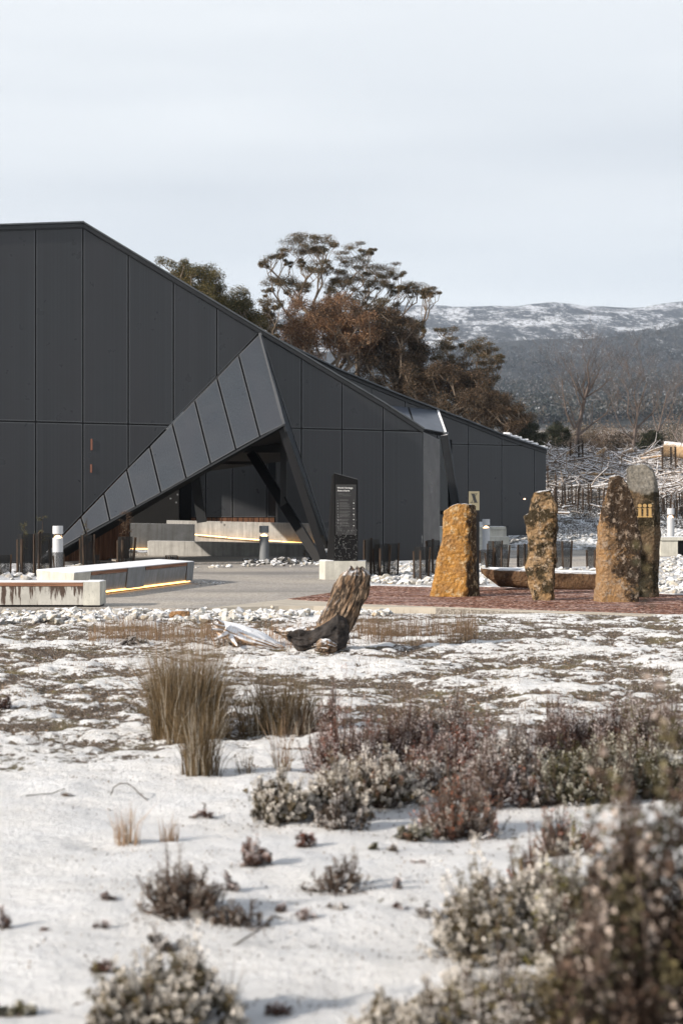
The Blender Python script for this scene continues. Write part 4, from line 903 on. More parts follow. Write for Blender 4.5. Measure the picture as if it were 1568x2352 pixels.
# ================================================================== tree guards
def guard_mesh(seed, w=.30, h=.80, ns=3, net=True, cell=.03):
    r = random.Random(seed); root = []
    pts = [(w*.58*math.cos(a), w*.58*math.sin(a)) for a in [2*math.pi*k/ns+.4+seed for k in range(ns)]]
    st_ = []
    for x, y in pts:
        hh = h*r.uniform(.80, 1.0); lean = (r.uniform(-.05, .05), r.uniform(-.05, .05)); V, F = beam((x, y, -.05), (x+lean[0], y+lean[1], hh), .036, .036); st_.append((V, F))
    A = []; B = []
    for i in range(ns):
        p, q_ = np.array(pts[i]), np.array(pts[(i+1) % ns]); L_ = np.linalg.norm(q_-p); H = h*.93; nn = int((L_+H)/cell)
        for sgn in (1, -1):
            for k in range(1, nn):
                c = k*cell; s0, z0 = (c, 0) if c <= L_ else (L_, c-L_); s1, z1 = (0, c) if c <= H else (c-H, H)
                if sgn < 0: s0, s1 = L_-s0, L_-s1
                A.append([*(p+(q_-p)*s0/L_), z0+.02]); B.append([*(p+(q_-p)*s1/L_), z1+.02])
    A, B = np.array(A), np.array(B); d = B-A; side = np.cross(d, [[0, 0, 1.0]]); nrm_ = side/np.maximum(np.linalg.norm(side, axis=1, keepdims=True), 1e-6)
    wv = np.cross(d, nrm_); wv /= np.linalg.norm(wv, axis=1, keepdims=True); wv *= .0032
    V = np.stack([A-wv, A+wv, B+wv, B-wv], 1).reshape(-1, 3); F = np.arange(len(V)).reshape(-1, 4)
    return [mesh('stake', *s_, MT['stake']) for s_ in st_], mesh('netting', V, F, MT['net'])
GM = [guard_mesh(s) for s in range(4)]; GB = [guard_mesh(s+10, .34, .85, 3, True, .06) for s in range(3)]
def guard(label, p, sc_=1.0, k=0, rot=0.0, bank=False, group=None, wide=1.0):
    t = thing('tree_guard', label, 'tree guard', p, group); stk, net = (GB if bank else GM)[k % (3 if bank else 4)]
    for m_ in stk: o = bpy.data.objects.new('stake', m_); COL.objects.link(o); o.parent = t
    o = bpy.data.objects.new('netting', net); COL.objects.link(o); o.parent = t
    t.scale = (sc_*wide, sc_*wide, sc_); t.rotation_euler = (0, 0, rot); return t
GG = 'netted tree guards around the paving'
def gd(label, x, ytop, D, k, h=.8, wide=1.0, z=0.0):
    p = np.array([(x-CX)/FPX*D, D, z]); H = P(x, ytop, D)[2]-z; return guard(label, p, H/.77, k, k*1.1, group=GG, wide=wide/(H/.77))
gd('short tree guard with three dark stakes cut by the left picture edge', 6, 1274, 37.5, 0)
gd('netted guard round a thin green sapling, leftmost of the pair at the left', 57, 1226, 37.8, 1, wide=1.25)
gd('netted guard round a thin green sapling, just left of the silver bollard', 96, 1224, 37.0, 2, wide=1.25)
gd('small netted guard standing in front of the left silver bollard', 131, 1268, 39.5, 3)
gd('netted guard behind the lit bench, beside the canopy tip', 197, 1228, 43.0, 0, wide=1.15)
gd('short pair of stakes just right of the guard by the canopy tip', 221, 1274, 43.5, 2, wide=.55)
gd('netted guard round the bare branching sapling', 286, 1232, 43.6, 1, wide=1.3)
gd('low netted guard in front of the curved low concrete wall', 394, 1275, 43.9, 3)
gd('netted guard nearest the information pillar, on its right', 853, 1238, 36.9, 2, wide=1.1)
gd('middle netted guard of the three right of the information pillar', 874, 1250, 36.3, 1)
gd('rightmost netted guard of the three right of the information pillar', 896, 1248, 36.7, 0)
gd('netted guard with tall leaning stakes left of the ochre standing stone', 966, 1255, 35.0, 1, wide=.95)
gd('netted guard touching the left side of the ochre standing stone', 994, 1240, 37.5, 2, wide=1.0)
gd('netted guard just right of the ochre standing stone, left of its cluster', 1117, 1262, 42, 3)
gd('middle netted guard of the cluster between the ochre and the mottled stone', 1134, 1242, 42.5, 0, wide=1.1)
gd('right netted guard of the cluster between the ochre and the mottled stone', 1151, 1250, 42, 1)
gd('netted guard touching the left side of the mottled standing stone', 1204, 1250, 42, 2, wide=1.1)
gd('netted guard touching the right side of the mottled standing stone', 1292, 1242, 41, 0, wide=1.2)
gd('netted guard touching the left side of the pointed standing stone', 1364, 1256, 41, 1, wide=1.1)
BL = ['stake guard on the bank nearest the corner of the rear wing', 'second stake guard from the rear wing corner on the bank', 'third stake guard from the rear wing corner on the bank',
 'stake guard on the bank above the left shoulder gap of the mottled stone', 'stake guard on the bank just left of the grey snow topped log', 'stake guard on the bank over the middle of the grey snow topped log', 'stake guard on the bank just left of the pointed stone tip', 'stake guard on the bank just behind the pointed stone tip', 'stake guard in the gap between the two tallest stones',
 'leaning stake guard just right of the pale cut stone top', 'second dark stake guard right of the pale cut stone top', 'third dark stake guard right of the pale cut stone top', 'dark stake guard above the right edge bollard', 'dark stake guard right of the right edge bollard, near the frame', 'stake guard on the bank cut by the right picture edge', 'small far stake guard high on the bank near the rear wing', 'stake guard on the bank just outside the right edge', 'small far stake guard high on the bank above the grey log']
for k, (x, D) in enumerate([(1262, 71), (1283, 74), (1300, 75), (1318, 75.5), (1338, 74), (1358, 75), (1372, 76), (1400, 78), (1418, 77), (1490, 72), (1508, 73), (1524, 72), (1540, 74), (1556, 72.5), (1570, 74), (1270, 82), (1590, 73), (1345, 78)]):
    g_ = guard(BL[k], gz(x, D), rnd.uniform(1.1, 1.5), k, k*.9, True, 'tree guards on the snowy bank')
for x, D, lab in ((1325, 91, 'tall tree guard with three bright brown stakes near the bank crest, at the left'), (1537, 88, 'tree guard with bright brown stakes near the big cut log')):
    guard(lab, gz(x, D), 2.0, 1, .3, True)
for x, D, lab in ((1257, 80, 'thin brown stake at the corner of the rear wing'),):
    p = gz(x, D); o = mk('stake', *beam(p, p+[0, 0, 1.6], .05, .05), MT['stake']); tag(o, lab, 'stake')
# ================================================================== foliage machinery
def lerp(a, b, t): return np.asarray(a)[None]*(1-t)+np.asarray(b)[None]*t
def skel(base, targets, rad, spread=.25, seed=0, step=.5, k=5):
    """limbs that fork from one trunk out to every leaf clump"""
    r = np.random.default_rng(seed); nodes = [np.array(base, float)]; par = [-1]
    order = np.argsort([np.linalg.norm(t-base) for t in targets]); ends = []; top = max(t[2] for t in targets); cen = np.mean(targets, 0); fz = base[2]+(min(t[2] for t in targets)-base[2])*.62
    f0 = np.array([base[0]*.5+cen[0]*.5, base[1], fz]); nodes.append((np.array(base)+f0)/2+r.normal(size=3)*[.15, .1, 0]); par.append(0); nodes.append(f0); par.append(1)
    for j_ in range(4): nodes.append(f0+(cen-f0)*(.18*(j_+1))+r.normal(size=3)*.08*(j_+1)); par.append(len(nodes)-2)
    for ti in order:
        t = targets[ti]; N = np.array(nodes); d = np.linalg.norm(N-t, axis=1); low = (t[2]-N[:, 2]); cost = d+np.where(low < d*.62, 2.5*d, 0)+np.where(d < .9, 1.2, 0)
        j = int(np.argmin(cost)); a = N[j]; n = max(2, int(np.linalg.norm(t-a)/step)); 
        off = r.normal(size=3)*np.linalg.norm(t-a)*spread*.16; off[2] = -abs(off[2])*.5
        for q_ in range(1, n+1):
            s = q_/n; p = a+(t-a)*s+off*math.sin(math.pi*s)+r.normal(size=3)*.022*min(2.5, np.linalg.norm(t-a))*(1 if q_ < n else 0)
            nodes.append(p); par.append(j if q_ == 1 else len(nodes)-2)
        ends.append(len(nodes)-1)
    N = np.array(nodes); cnt = np.zeros(len(N))
    for e in ends:
        i = e
        while i >= 0: cnt[i] += 1; i = par[i]
    R = np.maximum(rad*(cnt/cnt[0])**.50, .011); idx = np.arange(1, len(N)); pr_ = np.array(par)[1:]
    ra = np.minimum(R[pr_], R[idx]*1.5); return N, tubes(N[pr_], N[idx], ra, R[idx], k), ends, R
def gum(name, label, base, clumps, D, pal, rad=.22, nl=420, ls=.10, spread=.5, seed=0, dd=2.0, cat='tree', group=None, frost=0.0, flat_=.55, twig=6, trunkmat=None):
    """clumps: (x, y, rx, ry) in picture columns/rows at distance D, pushed in depth at random"""
    r = np.random.default_rng(seed); base = np.array(base, float); T = []; S_ = []
    for x, y, rx, ry in clumps:
        d = D+r.uniform(-dd, dd); T.append(P(x, y, d)); S_.append((rx/FPX*D, rx/FPX*D*.9, ry/FPX*D*(.95 if flat_ < .5 else 1)))
    if flat_ < .5:      # lacy crowns: smaller tufts scattered round every clump
        for j in range(len(T)):
            for _ in range(4):
                s_ = S_[j]; f_ = r.uniform(.42, .78); T.append(T[j]+np.array([r.uniform(-1.35, 1.35)*s_[0], r.uniform(-1, 1)*s_[1], r.uniform(-2.2, 1.2)*s_[2]])); S_.append((s_[0]*f_, s_[1]*f_, s_[2]*f_*1.1))
    T = np.array(T); low = T.copy(); low[:, 2] -= np.array([s_[2]*.7 for s_ in S_])
    t = thing(name, label, cat, base, group)
    N, (V, F), ends, R = skel(base, low, rad, spread, seed)
    A = []; B = []; ra = []; rb2 = []
    for q_, s_ in zip(T, S_):
        o = q_-[0, 0, s_[2]*.7]
        for _ in range(twig):
            e = q_+r.uniform(-.75, .75, 3)*s_; m_ = (o+e)/2+r.normal(size=3)*.05; A += [o, m_]; B += [m_, e]; ra += [.014, .010]; rb2 += [.010, .004]
    V2, F2 = tubes(A, B, ra, rb2, 3); 
    mk('trunk', V, F, trunkmat or MT['bark'], t, smooth=True); tag(mk('twig', V2, F2, trunkmat or MT['bark'], t), kind='stuff')
    PP = []; CC = []; 
    for q_, s_ in zip(T, S_):
        vol = s_[0]*s_[2]; n = int(nl*max(.30, vol/.22)*(2.5 if flat_ < .5 else 2.1)); u = r.normal(size=(n, 3)); u /= np.linalg.norm(u, axis=1, keepdims=True); rr = r.random((n, 1))**.42*np.where(r.random((n, 1)) < .16, r.uniform(1.0, 1.55, (n, 1)), 1)
        lob = .72+.55*fbm(u[:, 0:1]*2.2+q_[0], u[:, 1:2]*2.2+q_[1], u[:, 2:3]*2.2, 3, 3)
        p = q_+u*rr*lob*np.array(s_); PP.append(p); 
        f = fbm(p[:, 0]*1.6, p[:, 1]*1.6, p[:, 2]*1.6, 2, 7)[:, None]+r.normal(size=(n, 1))*.16
        c = lerp(pal[0], pal[1], np.clip((f-.25)*1.8, 0, 1)); k3 = r.random((n, 1)) < .14; c = np.where(k3, np.array(pal[2])[None], c); CC.append(c)
    Pp = np.vstack(PP); Cc = np.vstack(CC); n = len(Pp); dr = r.normal(size=(n, 3))*[1, 1, .8]-[0, 0, .7]
    V, F = leaves(Pp, dr, r.uniform(.7, 1.4, n)*ls*1.15, r.uniform(.7, 1.3, n)*ls*.42)
    mk('crown', V, F, MT['leaf'], t, cols=np.repeat(Cc, 3, 0)); return t
def fill(ellipses, n, rmin, rmax, seed):
    r = random.Random(seed); out = []
    tot = sum(e[2]*e[3] for e in ellipses)
    for cx_, cy_, rx, ry in ellipses:
        for _ in range(max(2, int(n*rx*ry/tot))):
            a = r.uniform(0, 6.28); q_ = r.random()**.5; s = r.uniform(rmin, rmax); out.append((cx_+rx*q_*math.cos(a), cy_+ry*q_*math.sin(a), s, s*r.uniform(.6, .85)))
    return out
OL = ((.032, .031, .015), (.095, .070, .034), (.19, .11, .055)); RD = ((.040, .024, .014), (.16, .083, .043), (.30, .18, .10)); DK = ((.018, .015, .009), (.066, .042, .024), (.14, .085, .05)); GR = ((.010, .014, .008), (.030, .036, .019), (.07, .07, .04)); OG = ((.028, .030, .011), (.10, .078, .027), (.18, .13, .05))
# tall gum A (two crowns of umbrella clumps), traced clump by clump
D = 92
cA = [(683, 545, 30, 11), (672, 556, 34, 10), (708, 565, 26, 9), (742, 552, 26, 9), (760, 560, 16, 8), (650, 577, 20, 8), (622, 590, 18, 8), (610, 602, 10, 7), (732, 583, 18, 9), (728, 604, 24, 10), (708, 618, 20, 10), (745, 618, 16, 9), (655, 640, 32, 11), (668, 652, 24, 9), (640, 650, 14, 8), (705, 655, 16, 8), (690, 600, 10, 6), (662, 604, 9, 5), (664, 668, 18, 9), (730, 570, 12, 7)]
cB = [(806, 565, 22, 7), (835, 577, 14, 6), (850, 578, 9, 5), (808, 598, 30, 9), (795, 608, 20, 8), (775, 625, 16, 9), (800, 640, 34, 12), (786, 655, 26, 10), (765, 648, 14, 8), (870, 612, 30, 9), (896, 620, 24, 9), (855, 622, 14, 8), (912, 632, 12, 7), (862, 640, 30, 11), (845, 650, 20, 9), (885, 650, 20, 9), (900, 662, 14, 8), (832, 672, 22, 10), (815, 682, 24, 9), (770, 672, 16, 9)]
cC = [(938, 652, 22, 8), (962, 655, 24, 8), (985, 662, 16, 7), (998, 672, 11, 6), (948, 668, 22, 8), (972, 674, 10, 5), (928, 662, 10, 6), (905, 700, 12, 8), (880, 692, 22, 10), (955, 742, 14, 9), (940, 735, 14, 9), (968, 748, 9, 7)]
gum('gum_tree', 'tall gum tree with flat umbrella clumps, leftmost of the high crowns', [P(720, 0, D)[0], D, 0], cA, D, OL, .13, 430, .068, .5, 3, flat_=.4)
gum('gum_tree', 'tall gum tree with stacked umbrella clumps, in the middle of the high crowns', [P(800, 0, D)[0], D+2, 0], cB, D+2, OL, .13, 430, .068, .5, 5, flat_=.4)
gum('gum_tree', 'gum tree reaching out to the right over the hills on bare pale limbs', [P(870, 0, D)[0], D+1, 0], cC, D+1, OL, .12, 430, .068, .7, 8, flat_=.4)
gum('gum_tree', 'thin pale gum tree with sparse clumps left of the rust brown crown', [P(618, 0, D)[0], D+1, 0], [(612, 668, 14, 6), (622, 690, 18, 8), (606, 700, 12, 7), (630, 706, 12, 7), (612, 725, 18, 9), (632, 738, 16, 9), (604, 748, 14, 8), (625, 758, 14, 8)], D+1, OL, .07, 380, .085, .4, 9, flat_=.4)
gum('gum_tree', 'small gum with two rounded clumps standing above the dark scrub, before the hill', [P(1040, 0, 90)[0], 90, 0], [(1020, 765, 20, 9), (1012, 788, 24, 10), (1028, 796, 20, 9), (1088, 788, 26, 11), (1110, 798, 22, 10), (1080, 800, 18, 10), (1098, 815, 28, 11), (1128, 822, 20, 9), (1144, 828, 12, 8), (1112, 835, 18, 9), (1010, 812, 20, 9), (1100, 862, 24, 12), (1122, 850, 16, 9), (1040, 830, 26, 12)], 90, OL, .11, 430, .068, .6, 12, flat_=.4)
# bushy masses
gum('bushy_tree', 'dark olive tree behind the roof slope, nearest the ridge', [P(450, 0, 80)[0], 80, 0], [(372, 598, 16, 12), (392, 604, 14, 10), (425, 602, 10, 9)]+fill([(415, 640, 44, 28), (455, 650, 52, 36), (500, 690, 46, 34), (470, 740, 80, 50)], 90, 16, 28, 21), 80, OG, .2, 520, .085, .3, 22)
gum('bushy_tree', 'lower dark olive tree behind the roof slope, left of the tall gums', [P(550, 0, 82)[0], 82, 0], fill([(540, 690, 40, 26), (570, 715, 28, 26), (560, 770, 60, 50)], 60, 14, 26, 25), 82, GR if False else OG, .18, 560, .08, .3, 26)
gum('bushy_tree', 'broad rust brown tree with pale forking limbs in front of the tall gums', [P(760, 0, 86)[0], 86, 0], fill([(720, 715, 66, 34), (790, 720, 70, 38), (740, 770, 86, 50), (820, 770, 60, 50), (690, 770, 44, 40)], 150, 15, 26, 31), 86, RD, .24, 330, .09, .35, 32, dd=3.0)
gum('bushy_tree', 'dark brown tree crown right of the rust brown tree, below the tall gums', [P(890, 0, 87)[0], 87, 0], fill([(860, 735, 50, 30), (910, 760, 50, 42), (890, 820, 90, 60), (930, 800, 40, 40)], 130, 14, 26, 35), 87, DK, .22, 440, .09, .35, 36, dd=3.0)
gum('bushy_tree', 'rounded dark brown tree below the small two clumped gum', [P(1020, 0, 85)[0], 85, 0], fill([(1030, 865, 60, 34), (1000, 900, 80, 50), (1080, 890, 50, 36), (960, 870, 50, 40)], 130, 13, 24, 41), 85, RD if False else DK, .2, 440, .085, .35, 42, dd=3.0)
gum('bushy_tree', 'dark scrubby tree sloping down behind the rear wing roof', [P(1120, 0, 82)[0], 82, 0], fill([(1110, 930, 55, 36), (1150, 950, 50, 40), (1185, 970, 36, 30), (1060, 930, 60, 30)], 120, 11, 20, 45), 82, DK, .16, 620, .075, .35, 46, dd=3.0)
gum('evergreen_bush', 'dark green bush at the corner of the rear wing roof', [P(1215, 0, 84)[0], 84, .5], fill([(1205, 985, 26, 26), (1225, 1005, 22, 26), (1190, 1010, 26, 26)], 60, 9, 16, 49), 84, GR, .1, 900, .07, .3, 50, cat='bush')
gum('evergreen_bush', 'dark conifer-like bush standing on the bank crest, left of the bare trees', gz(1272, 99), fill([(1262, 1010, 20, 28), (1285, 1000, 20, 34), (1275, 1030, 34, 18)], 70, 8, 14, 51), 99, GR, .1, 600, .07, .3, 52, cat='bush')
gum('evergreen_bush', 'dark green rounded bush on the bank crest at the right, by the snowy field', gz(1495, 99), fill([(1495, 1015, 22, 22), (1502, 1002, 12, 12), (1480, 1030, 24, 14)], 55, 8, 14, 53), 99, GR, .1, 900, .07, .3, 54, cat='bush')
# ---- bare trees
def bare(label, limbs, D, rad, seed, mat, depth=3, kids=5, group=None):
    r = random.Random(seed); A = []; B = []; ra = []; rb2 = []
    def grow(p, d, L_, rr, lev):
        n = 5
        for k in range(n):
            d = unit(d+np.array([r.gauss(0, .16), r.gauss(0, .16), r.gauss(.04, .12)])); q_ = p+d*L_/n; A.append(p); B.append(q_); ra.append(rr*(1-.13*k)); rb2.append(rr*(1-.13*(k+1)))
            if lev < depth and k >= 1:
                for _ in range(1 if r.random() < .75 else 2):
                    a = r.uniform(0, 6.28); nd = unit(d+.85*np.array([math.cos(a), math.sin(a)*.7, r.uniform(-.1, .6)])); grow(q_, nd, L_*r.uniform(.38, .62), rr*(1-.13*k)*.5, lev+1)
            p = q_
    for pts in limbs:
        W_ = [P(x, y, D+dd) for x, y, dd, _ in pts]
        for k in range(len(W_)-1):
            r0, r1 = pts[k][3], pts[k+1][3]; A.append(W_[k]); B.append(W_[k+1]); ra.append(r0); rb2.append(r1)
            if k >= 1:
                for _ in range(kids if k > 1 else 1):
                    s = r.random(); q_ = W_[k]+(W_[k+1]-W_[k])*s; a = r.uniform(0, 6.28); nd = unit(unit(W_[k+1]-W_[k])+.8*np.array([math.cos(a), math.sin(a)*.6, r.uniform(0, .5)])); grow(q_, nd, r.uniform(.5, 1.1)*(2.0), max(r1*.45, .012), 1)
    base = P(limbs[0][0][0], limbs[0][0][1], D); t = thing('bare_tree', label, 'tree', base, group)
    main_n = sum(len(p)-1 for p in limbs); A, B = np.array(A), np.array(B); ra, rb2 = np.array(ra), np.array(rb2); big_ = ra > .03
    V, F = tubes(A[big_], B[big_], ra[big_], rb2[big_], 6); mk('trunk', V, F, mat, t, smooth=True)
    V, F = tubes(A[~big_], B[~big_], ra[~big_], np.maximum(rb2[~big_], .004), 3); tag(mk('twig', V, F, mat, t), kind='stuff')
bare('leafless reddish tree with several rising trunks on the bank crest', [
 [(1318, 1050, 0, .16), (1325, 1000, 0, .14), (1332, 960, .3, .12), (1342, 915, .3, .10), (1338, 890, .3, .05), (1345, 858, .4, .02)],
 [(1342, 915, .3, .08), (1352, 880, 0, .06), (1348, 845, 0, .035), (1352, 820, 0, .015)],
 [(1325, 1000, 0, .08), (1345, 985, .4, .06), (1370, 965, .6, .045), (1392, 950, .7, .03), (1400, 925, .7, .015)],
 [(1342, 920, .3, .06), (1325, 895, -.4, .045), (1312, 865, -.6, .03), (1300, 850, -.7, .012)],
 [(1332, 960, .2, .05), (1318, 985, -.2, .06), (1300, 950, -.4, .05), (1292, 905, -.5, .035), (1290, 870, -.5, .015)],
 [(1345, 912, .3, .05), (1372, 895, .6, .04), (1390, 880, .7, .025), (1402, 868, .7, .012)]], 97, .16, 3, MT['barkdead'])
bare('leafless dark trunked tree forking low on the bank crest, at the right', [
 [(1453, 1045, 0, .12), (1455, 1005, 0, .10), (1458, 985, 0, .09), (1463, 945, 0, .05), (1455, 910, 0, .03), (1458, 880, 0, .015)],
 [(1458, 985, 0, .07), (1480, 965, .3, .055), (1500, 945, .5, .04), (1512, 930, .5, .015)],
 [(1463, 945, 0, .05), (1475, 905, .2, .04), (1484, 880, .2, .02), (1470, 860, .2, .01)],
 [(1455, 985, 0, .05), (1440, 950, -.4, .04), (1443, 905, -.5, .025), (1435, 885, -.5, .012)],
 [(1455, 1010, 0, .05), (1430, 990, -.4, .04), (1415, 960, -.4, .02), (1410, 940, -.4, .01)]], 97, .12, 5, MT['barkdead'])
bare('faint pale leafless tree behind, right of the dark trunked one', [[(1500, 1040, 0, .09), (1510, 990, 0, .07), (1520, 950, 0, .05), (1530, 905, 0, .03), (1545, 880, 0, .012)], [(1510, 990, 0, .06), (1535, 955, .2, .04), (1548, 915, .2, .02), (1550, 890, 0, .012)], [(1512, 1000, 0, .05), (1498, 955, 0, .03), (1500, 920, 0, .012)]], 112, .1, 9, MT['barkdead'])
bare('small wispy leafless tree at the far right edge of the bank', [[(1565, 1040, 0, .07), (1550, 1000, 0, .05), (1560, 960, 0, .04), (1572, 930, 0, .012)], [(1550, 1000, 0, .05), (1535, 975, 0, .02), (1530, 950, 0, .01)]], 108, .1, 11, MT['barkdead'])
# low bare scrub behind the crest: reads as one mass
def scrub(name, label, n, xr, yr, Dr, seed, cols, size, tw=7):
    r = np.random.default_rng(seed); A = []; B = []; C_ = []
    for _ in range(n):
        D_ = r.uniform(*Dr); x = r.uniform(*xr); p = gz(x, D_); h = r.uniform(*size)
        for _k in range(tw):
            q_ = p+np.array([r.normal()*h*.25, r.normal()*h*.25, h*r.uniform(.5, 1)]); A.append(p); B.append(q_); A.append((p+q_)/2); B.append((p+q_)/2+np.array([r.normal()*h*.25, r.normal()*.2*h, h*.45])); c = cols[r.integers(len(cols))]; C_ += [c, c]
    A, B = np.array(A), np.array(B); V, F = tubes(A, B, np.full(len(A), .018), np.full(len(A), .006), 3); cc = np.repeat(np.array(C_), 6, 0)
    o = mk(name, V, F, MT['leaf'], cols=cc); tag(o, label, 'scrub', kind='stuff')
scrub('bare_scrub', 'low tangle of leafless brown scrub behind the bank crest', 380, (1180, 1640), 0, (102, 190), 5, [(.14, .10, .075), (.22, .17, .14), (.08, .06, .05), (.34, .30, .28)], (.7, 1.8))
def leafmass(name, label, n, xr, Dr, size, pal, seed, nl, ls):
    r = np.random.default_rng(seed); PP = []; CC = []
    for _ in range(n):
        D_ = r.uniform(*Dr); x = r.uniform(*xr); p = gz(x, D_); h = r.uniform(*size); u = r.normal(size=(nl, 3)); u /= np.linalg.norm(u, axis=1, keepdims=True); q_ = p+[0, 0, h*.5]+u*r.random((nl, 1))**.4*np.array([h*.55, h*.5, h*.55]); PP.append(q_)
        b = pal[r.integers(len(pal))]; CC.append(np.clip(np.array(b)[None]*(1+r.normal(size=(nl, 1))*.35), .01, 1))
    Pp = np.vstack(PP); V, F = leaves(Pp, r.normal(size=Pp.shape), ls, ls*.5); o = mk(name, V, F, MT['leaf'], cols=np.repeat(np.vstack(CC), 3, 0)); tag(o, label, 'scrub', kind='stuff')
leafmass('dark_scrub', 'dark undergrowth just behind the bank crest', 70, (1170, 1640), (102, 118), (.9, 2.2), [(.035, .030, .02), (.07, .045, .03), (.10, .075, .05), (.17, .14, .12)], 16, 420, .12)
leafmass('brown_scrub', 'rounded brown and grey scrub between the bank crest and the hill', 230, (1150, 1640), (115, 400), (1.4, 3.8), [(.10, .07, .045), (.16, .12, .09), (.05, .045, .03), (.13, .10, .07), (.30, .27, .25)], 6, 420, .17)
# forested hillside
def forest():
    r = np.random.default_rng(8); N = 9500
    D_ = np.exp(r.uniform(math.log(880), math.log(3080), N*2)); X_ = r.uniform(840, 1640, N*2); den = fbm((X_-CX)/FPX*D_/170, D_/420, 0, 4, 44); keep = (den > .42)|(r.random(N*2) < .22)
    keep &= ~((D_ > 820) & (D_ < 960) & (den < .5)); D_ = D_[keep][:N]; X_ = X_[keep][:N]; n = len(D_)
    Xw = (X_-CX)/FPX*D_; h = r.uniform(4.5, 10, n); b = np.stack([Xw, D_, height(Xw, D_)], 1); K = 24
    u = r.normal(size=(n, K, 3)); u /= np.linalg.norm(u, axis=2, keepdims=True); u *= r.random((n, K, 1))**.4
    p = b[:, None]+np.array([0, 0, .58])*h[:, None, None]+u*np.stack([h*.36, h*.36, h*.42], 1)[:, None]
    q_ = r.random((n, 1, 1)); c = np.where(q_ < .62, [[[.020, .025, .022]]], np.where(q_ < .88, [[[.042, .038, .030]]], [[[.085, .082, .078]]]))*r.uniform(.55, 1.6, (n, K, 1))*(.45+1.3*fbm(Xw/120, D_/300, 0, 3, 91))[:, None, None]; c = np.where(r.random((n, K, 1)) < .05, [[[.26, .27, .29]]], c)
    V, F = leaves(p.reshape(-1, 3), r.normal(size=(n*K, 3)), np.repeat(h*.26, K), np.repeat(h*.17, K))
    o = mk('forest', V, F, MT['leaf'], cols=np.repeat(c.reshape(-1, 3), 3, 0)); tag(o, 'dark forest covering the lower hillside', 'forest', kind='stuff')
    k = r.random(n) < .12; A = b[k]; V, F = tubes(A, A+np.stack([r.normal(size=k.sum())*.4, 0*h[k], h[k]*.95], 1), np.full(k.sum(), .28), np.full(k.sum(), .12), 3); o = mk('far_trunks', V, F, MT['bark']); tag(o, 'pale trunks showing in the far forest', 'forest', kind='stuff')
forest()
# ---- brushwood and logs on the bank
MT['brush'] = m_wood('pale_brushwood', (.17, .125, .09), (.30, .235, .18), (1, 1, 1), 6, (.06, .04, .03), .5, .75, bm=.4)
MT['orange'] = m_wood('fresh_cut_wood', (.40, .25, .13), (.50, .36, .22), (1, 1, 1), 5, (.20, .10, .05), .2, .3, bm=.4)
MT['greylog'] = m_wood('grey_log', (.30, .28, .27), (.40, .38, .37), (1, 1, 1), 6, (.12, .10, .09), .3, .9, bm=.4)
def crook(p, d, L_, r0, r1, r, n=5, bend=.18):
    A = []; B = []; ra = []; rb2 = []
    for k in range(n):
        d = unit(d+np.array([r.gauss(0, bend), r.gauss(0, bend), r.gauss(0, bend*.5)])); q_ = p+d*L_/n; A.append(p); B.append(q_); ra.append(r0+(r1-r0)*k/n); rb2.append(r0+(r1-r0)*(k+1)/n); p = q_
    return A, B, ra, rb2
def brush():
    r = random.Random(12); A = []; B = []; ra = []; rb2 = []
    for k in range(2300):
        x = r.uniform(1235, 1650); D_ = r.triangular(72, 98, 92); p = gz(x, D_)+[0, 0, r.uniform(.0, .35)]; a = r.gauss(0, .7)+(math.pi if r.random() < .5 else 0)+(r.uniform(-1.2, 1.2) if r.random() < .35 else 0)
        a_, b_, c_, d_ = crook(p, np.array([math.cos(a), math.sin(a), r.uniform(-.12, .2)]), r.uniform(.5, 2.4), r.choice([.018, .03, .045, .065]), .010, r, 5, .32); A += a_; B += b_; ra += c_; rb2 += d_
    V, F = tubes(A, B, ra, rb2, 4); o = mk('brushwood', V, F, MT['brush'], smooth=True); tag(o, 'tangle of cut branches dusted with snow across the bank', 'brushwood', kind='stuff')
    for k in range(56):
        x = r.uniform(1255, 1600); D_ = r.uniform(78, 96); p = gz(x, D_)+[0, 0, .3]; a = r.gauss(0, .5); a_, b_, c_, d_ = crook(p, np.array([math.cos(a), math.sin(a), r.uniform(-.05, .15)]), r.uniform(1.2, 2.6), r.uniform(.07, .12), .035, r, 5, .15)
        V, F = tubes(a_, b_, c_, d_, 7); o = mk('cut_branch', V, F, MT[r.choice(['brush', 'greylog', 'brush', 'orange'])], smooth=True); tag(o, 'crooked cut branch lying in the brushwood on the bank', 'branch', 'crooked cut branches on the bank')
brush()
def log(label, x0, y0, x1, y1, D_, r0, r1, mat, end=None):
    a, b = P(x0, y0, D_), P(x1, y1, D_-.4); t = thing('cut_log', label, 'log', a); m_ = (a+b)/2+[0, 0, .04]
    V, F = tubes([a, m_], [m_, b], [r0, (r0+r1)/2], [(r0+r1)/2, r1], 14); mk('trunk', V, F, MT[mat], t, smooth=True)
    d = unit(b-a)
    for e, rr, s in ((a, r0, -1), (b, r1, 1)):
        u = unit(np.cross(d, [0, 0, 1])); v = np.cross(d, u); q_ = [e+d*s*.004+(u*math.cos(k*.4488)+v*math.sin(k*.4488))*rr for k in range(14)]; mk('cut_end', q_, [tuple(range(14))], MT[end or 'orange'], t)
log('large pale yellow cut log on the bank crest at the right edge', 1523, 1031, 1600, 1042, 90, .42, .42, 'orange')
log('short grey cut log lying on the bank behind the tall stones', 1440, 1091, 1456, 1078, 84, .26, .22, 'greylog')
log('bright orange split log tilted up on the crest, left one', 1296, 1052, 1316, 1035, 93, .12, .12, 'orange')
log('bright orange split log tilted up on the crest, in the middle of the heap', 1365, 1052, 1391, 1030, 93, .17, .12, 'orange')
log('grey log tilted up just left of the middle orange log', 1340, 1046, 1352, 1033, 93.5, .13, .12, 'greylog')
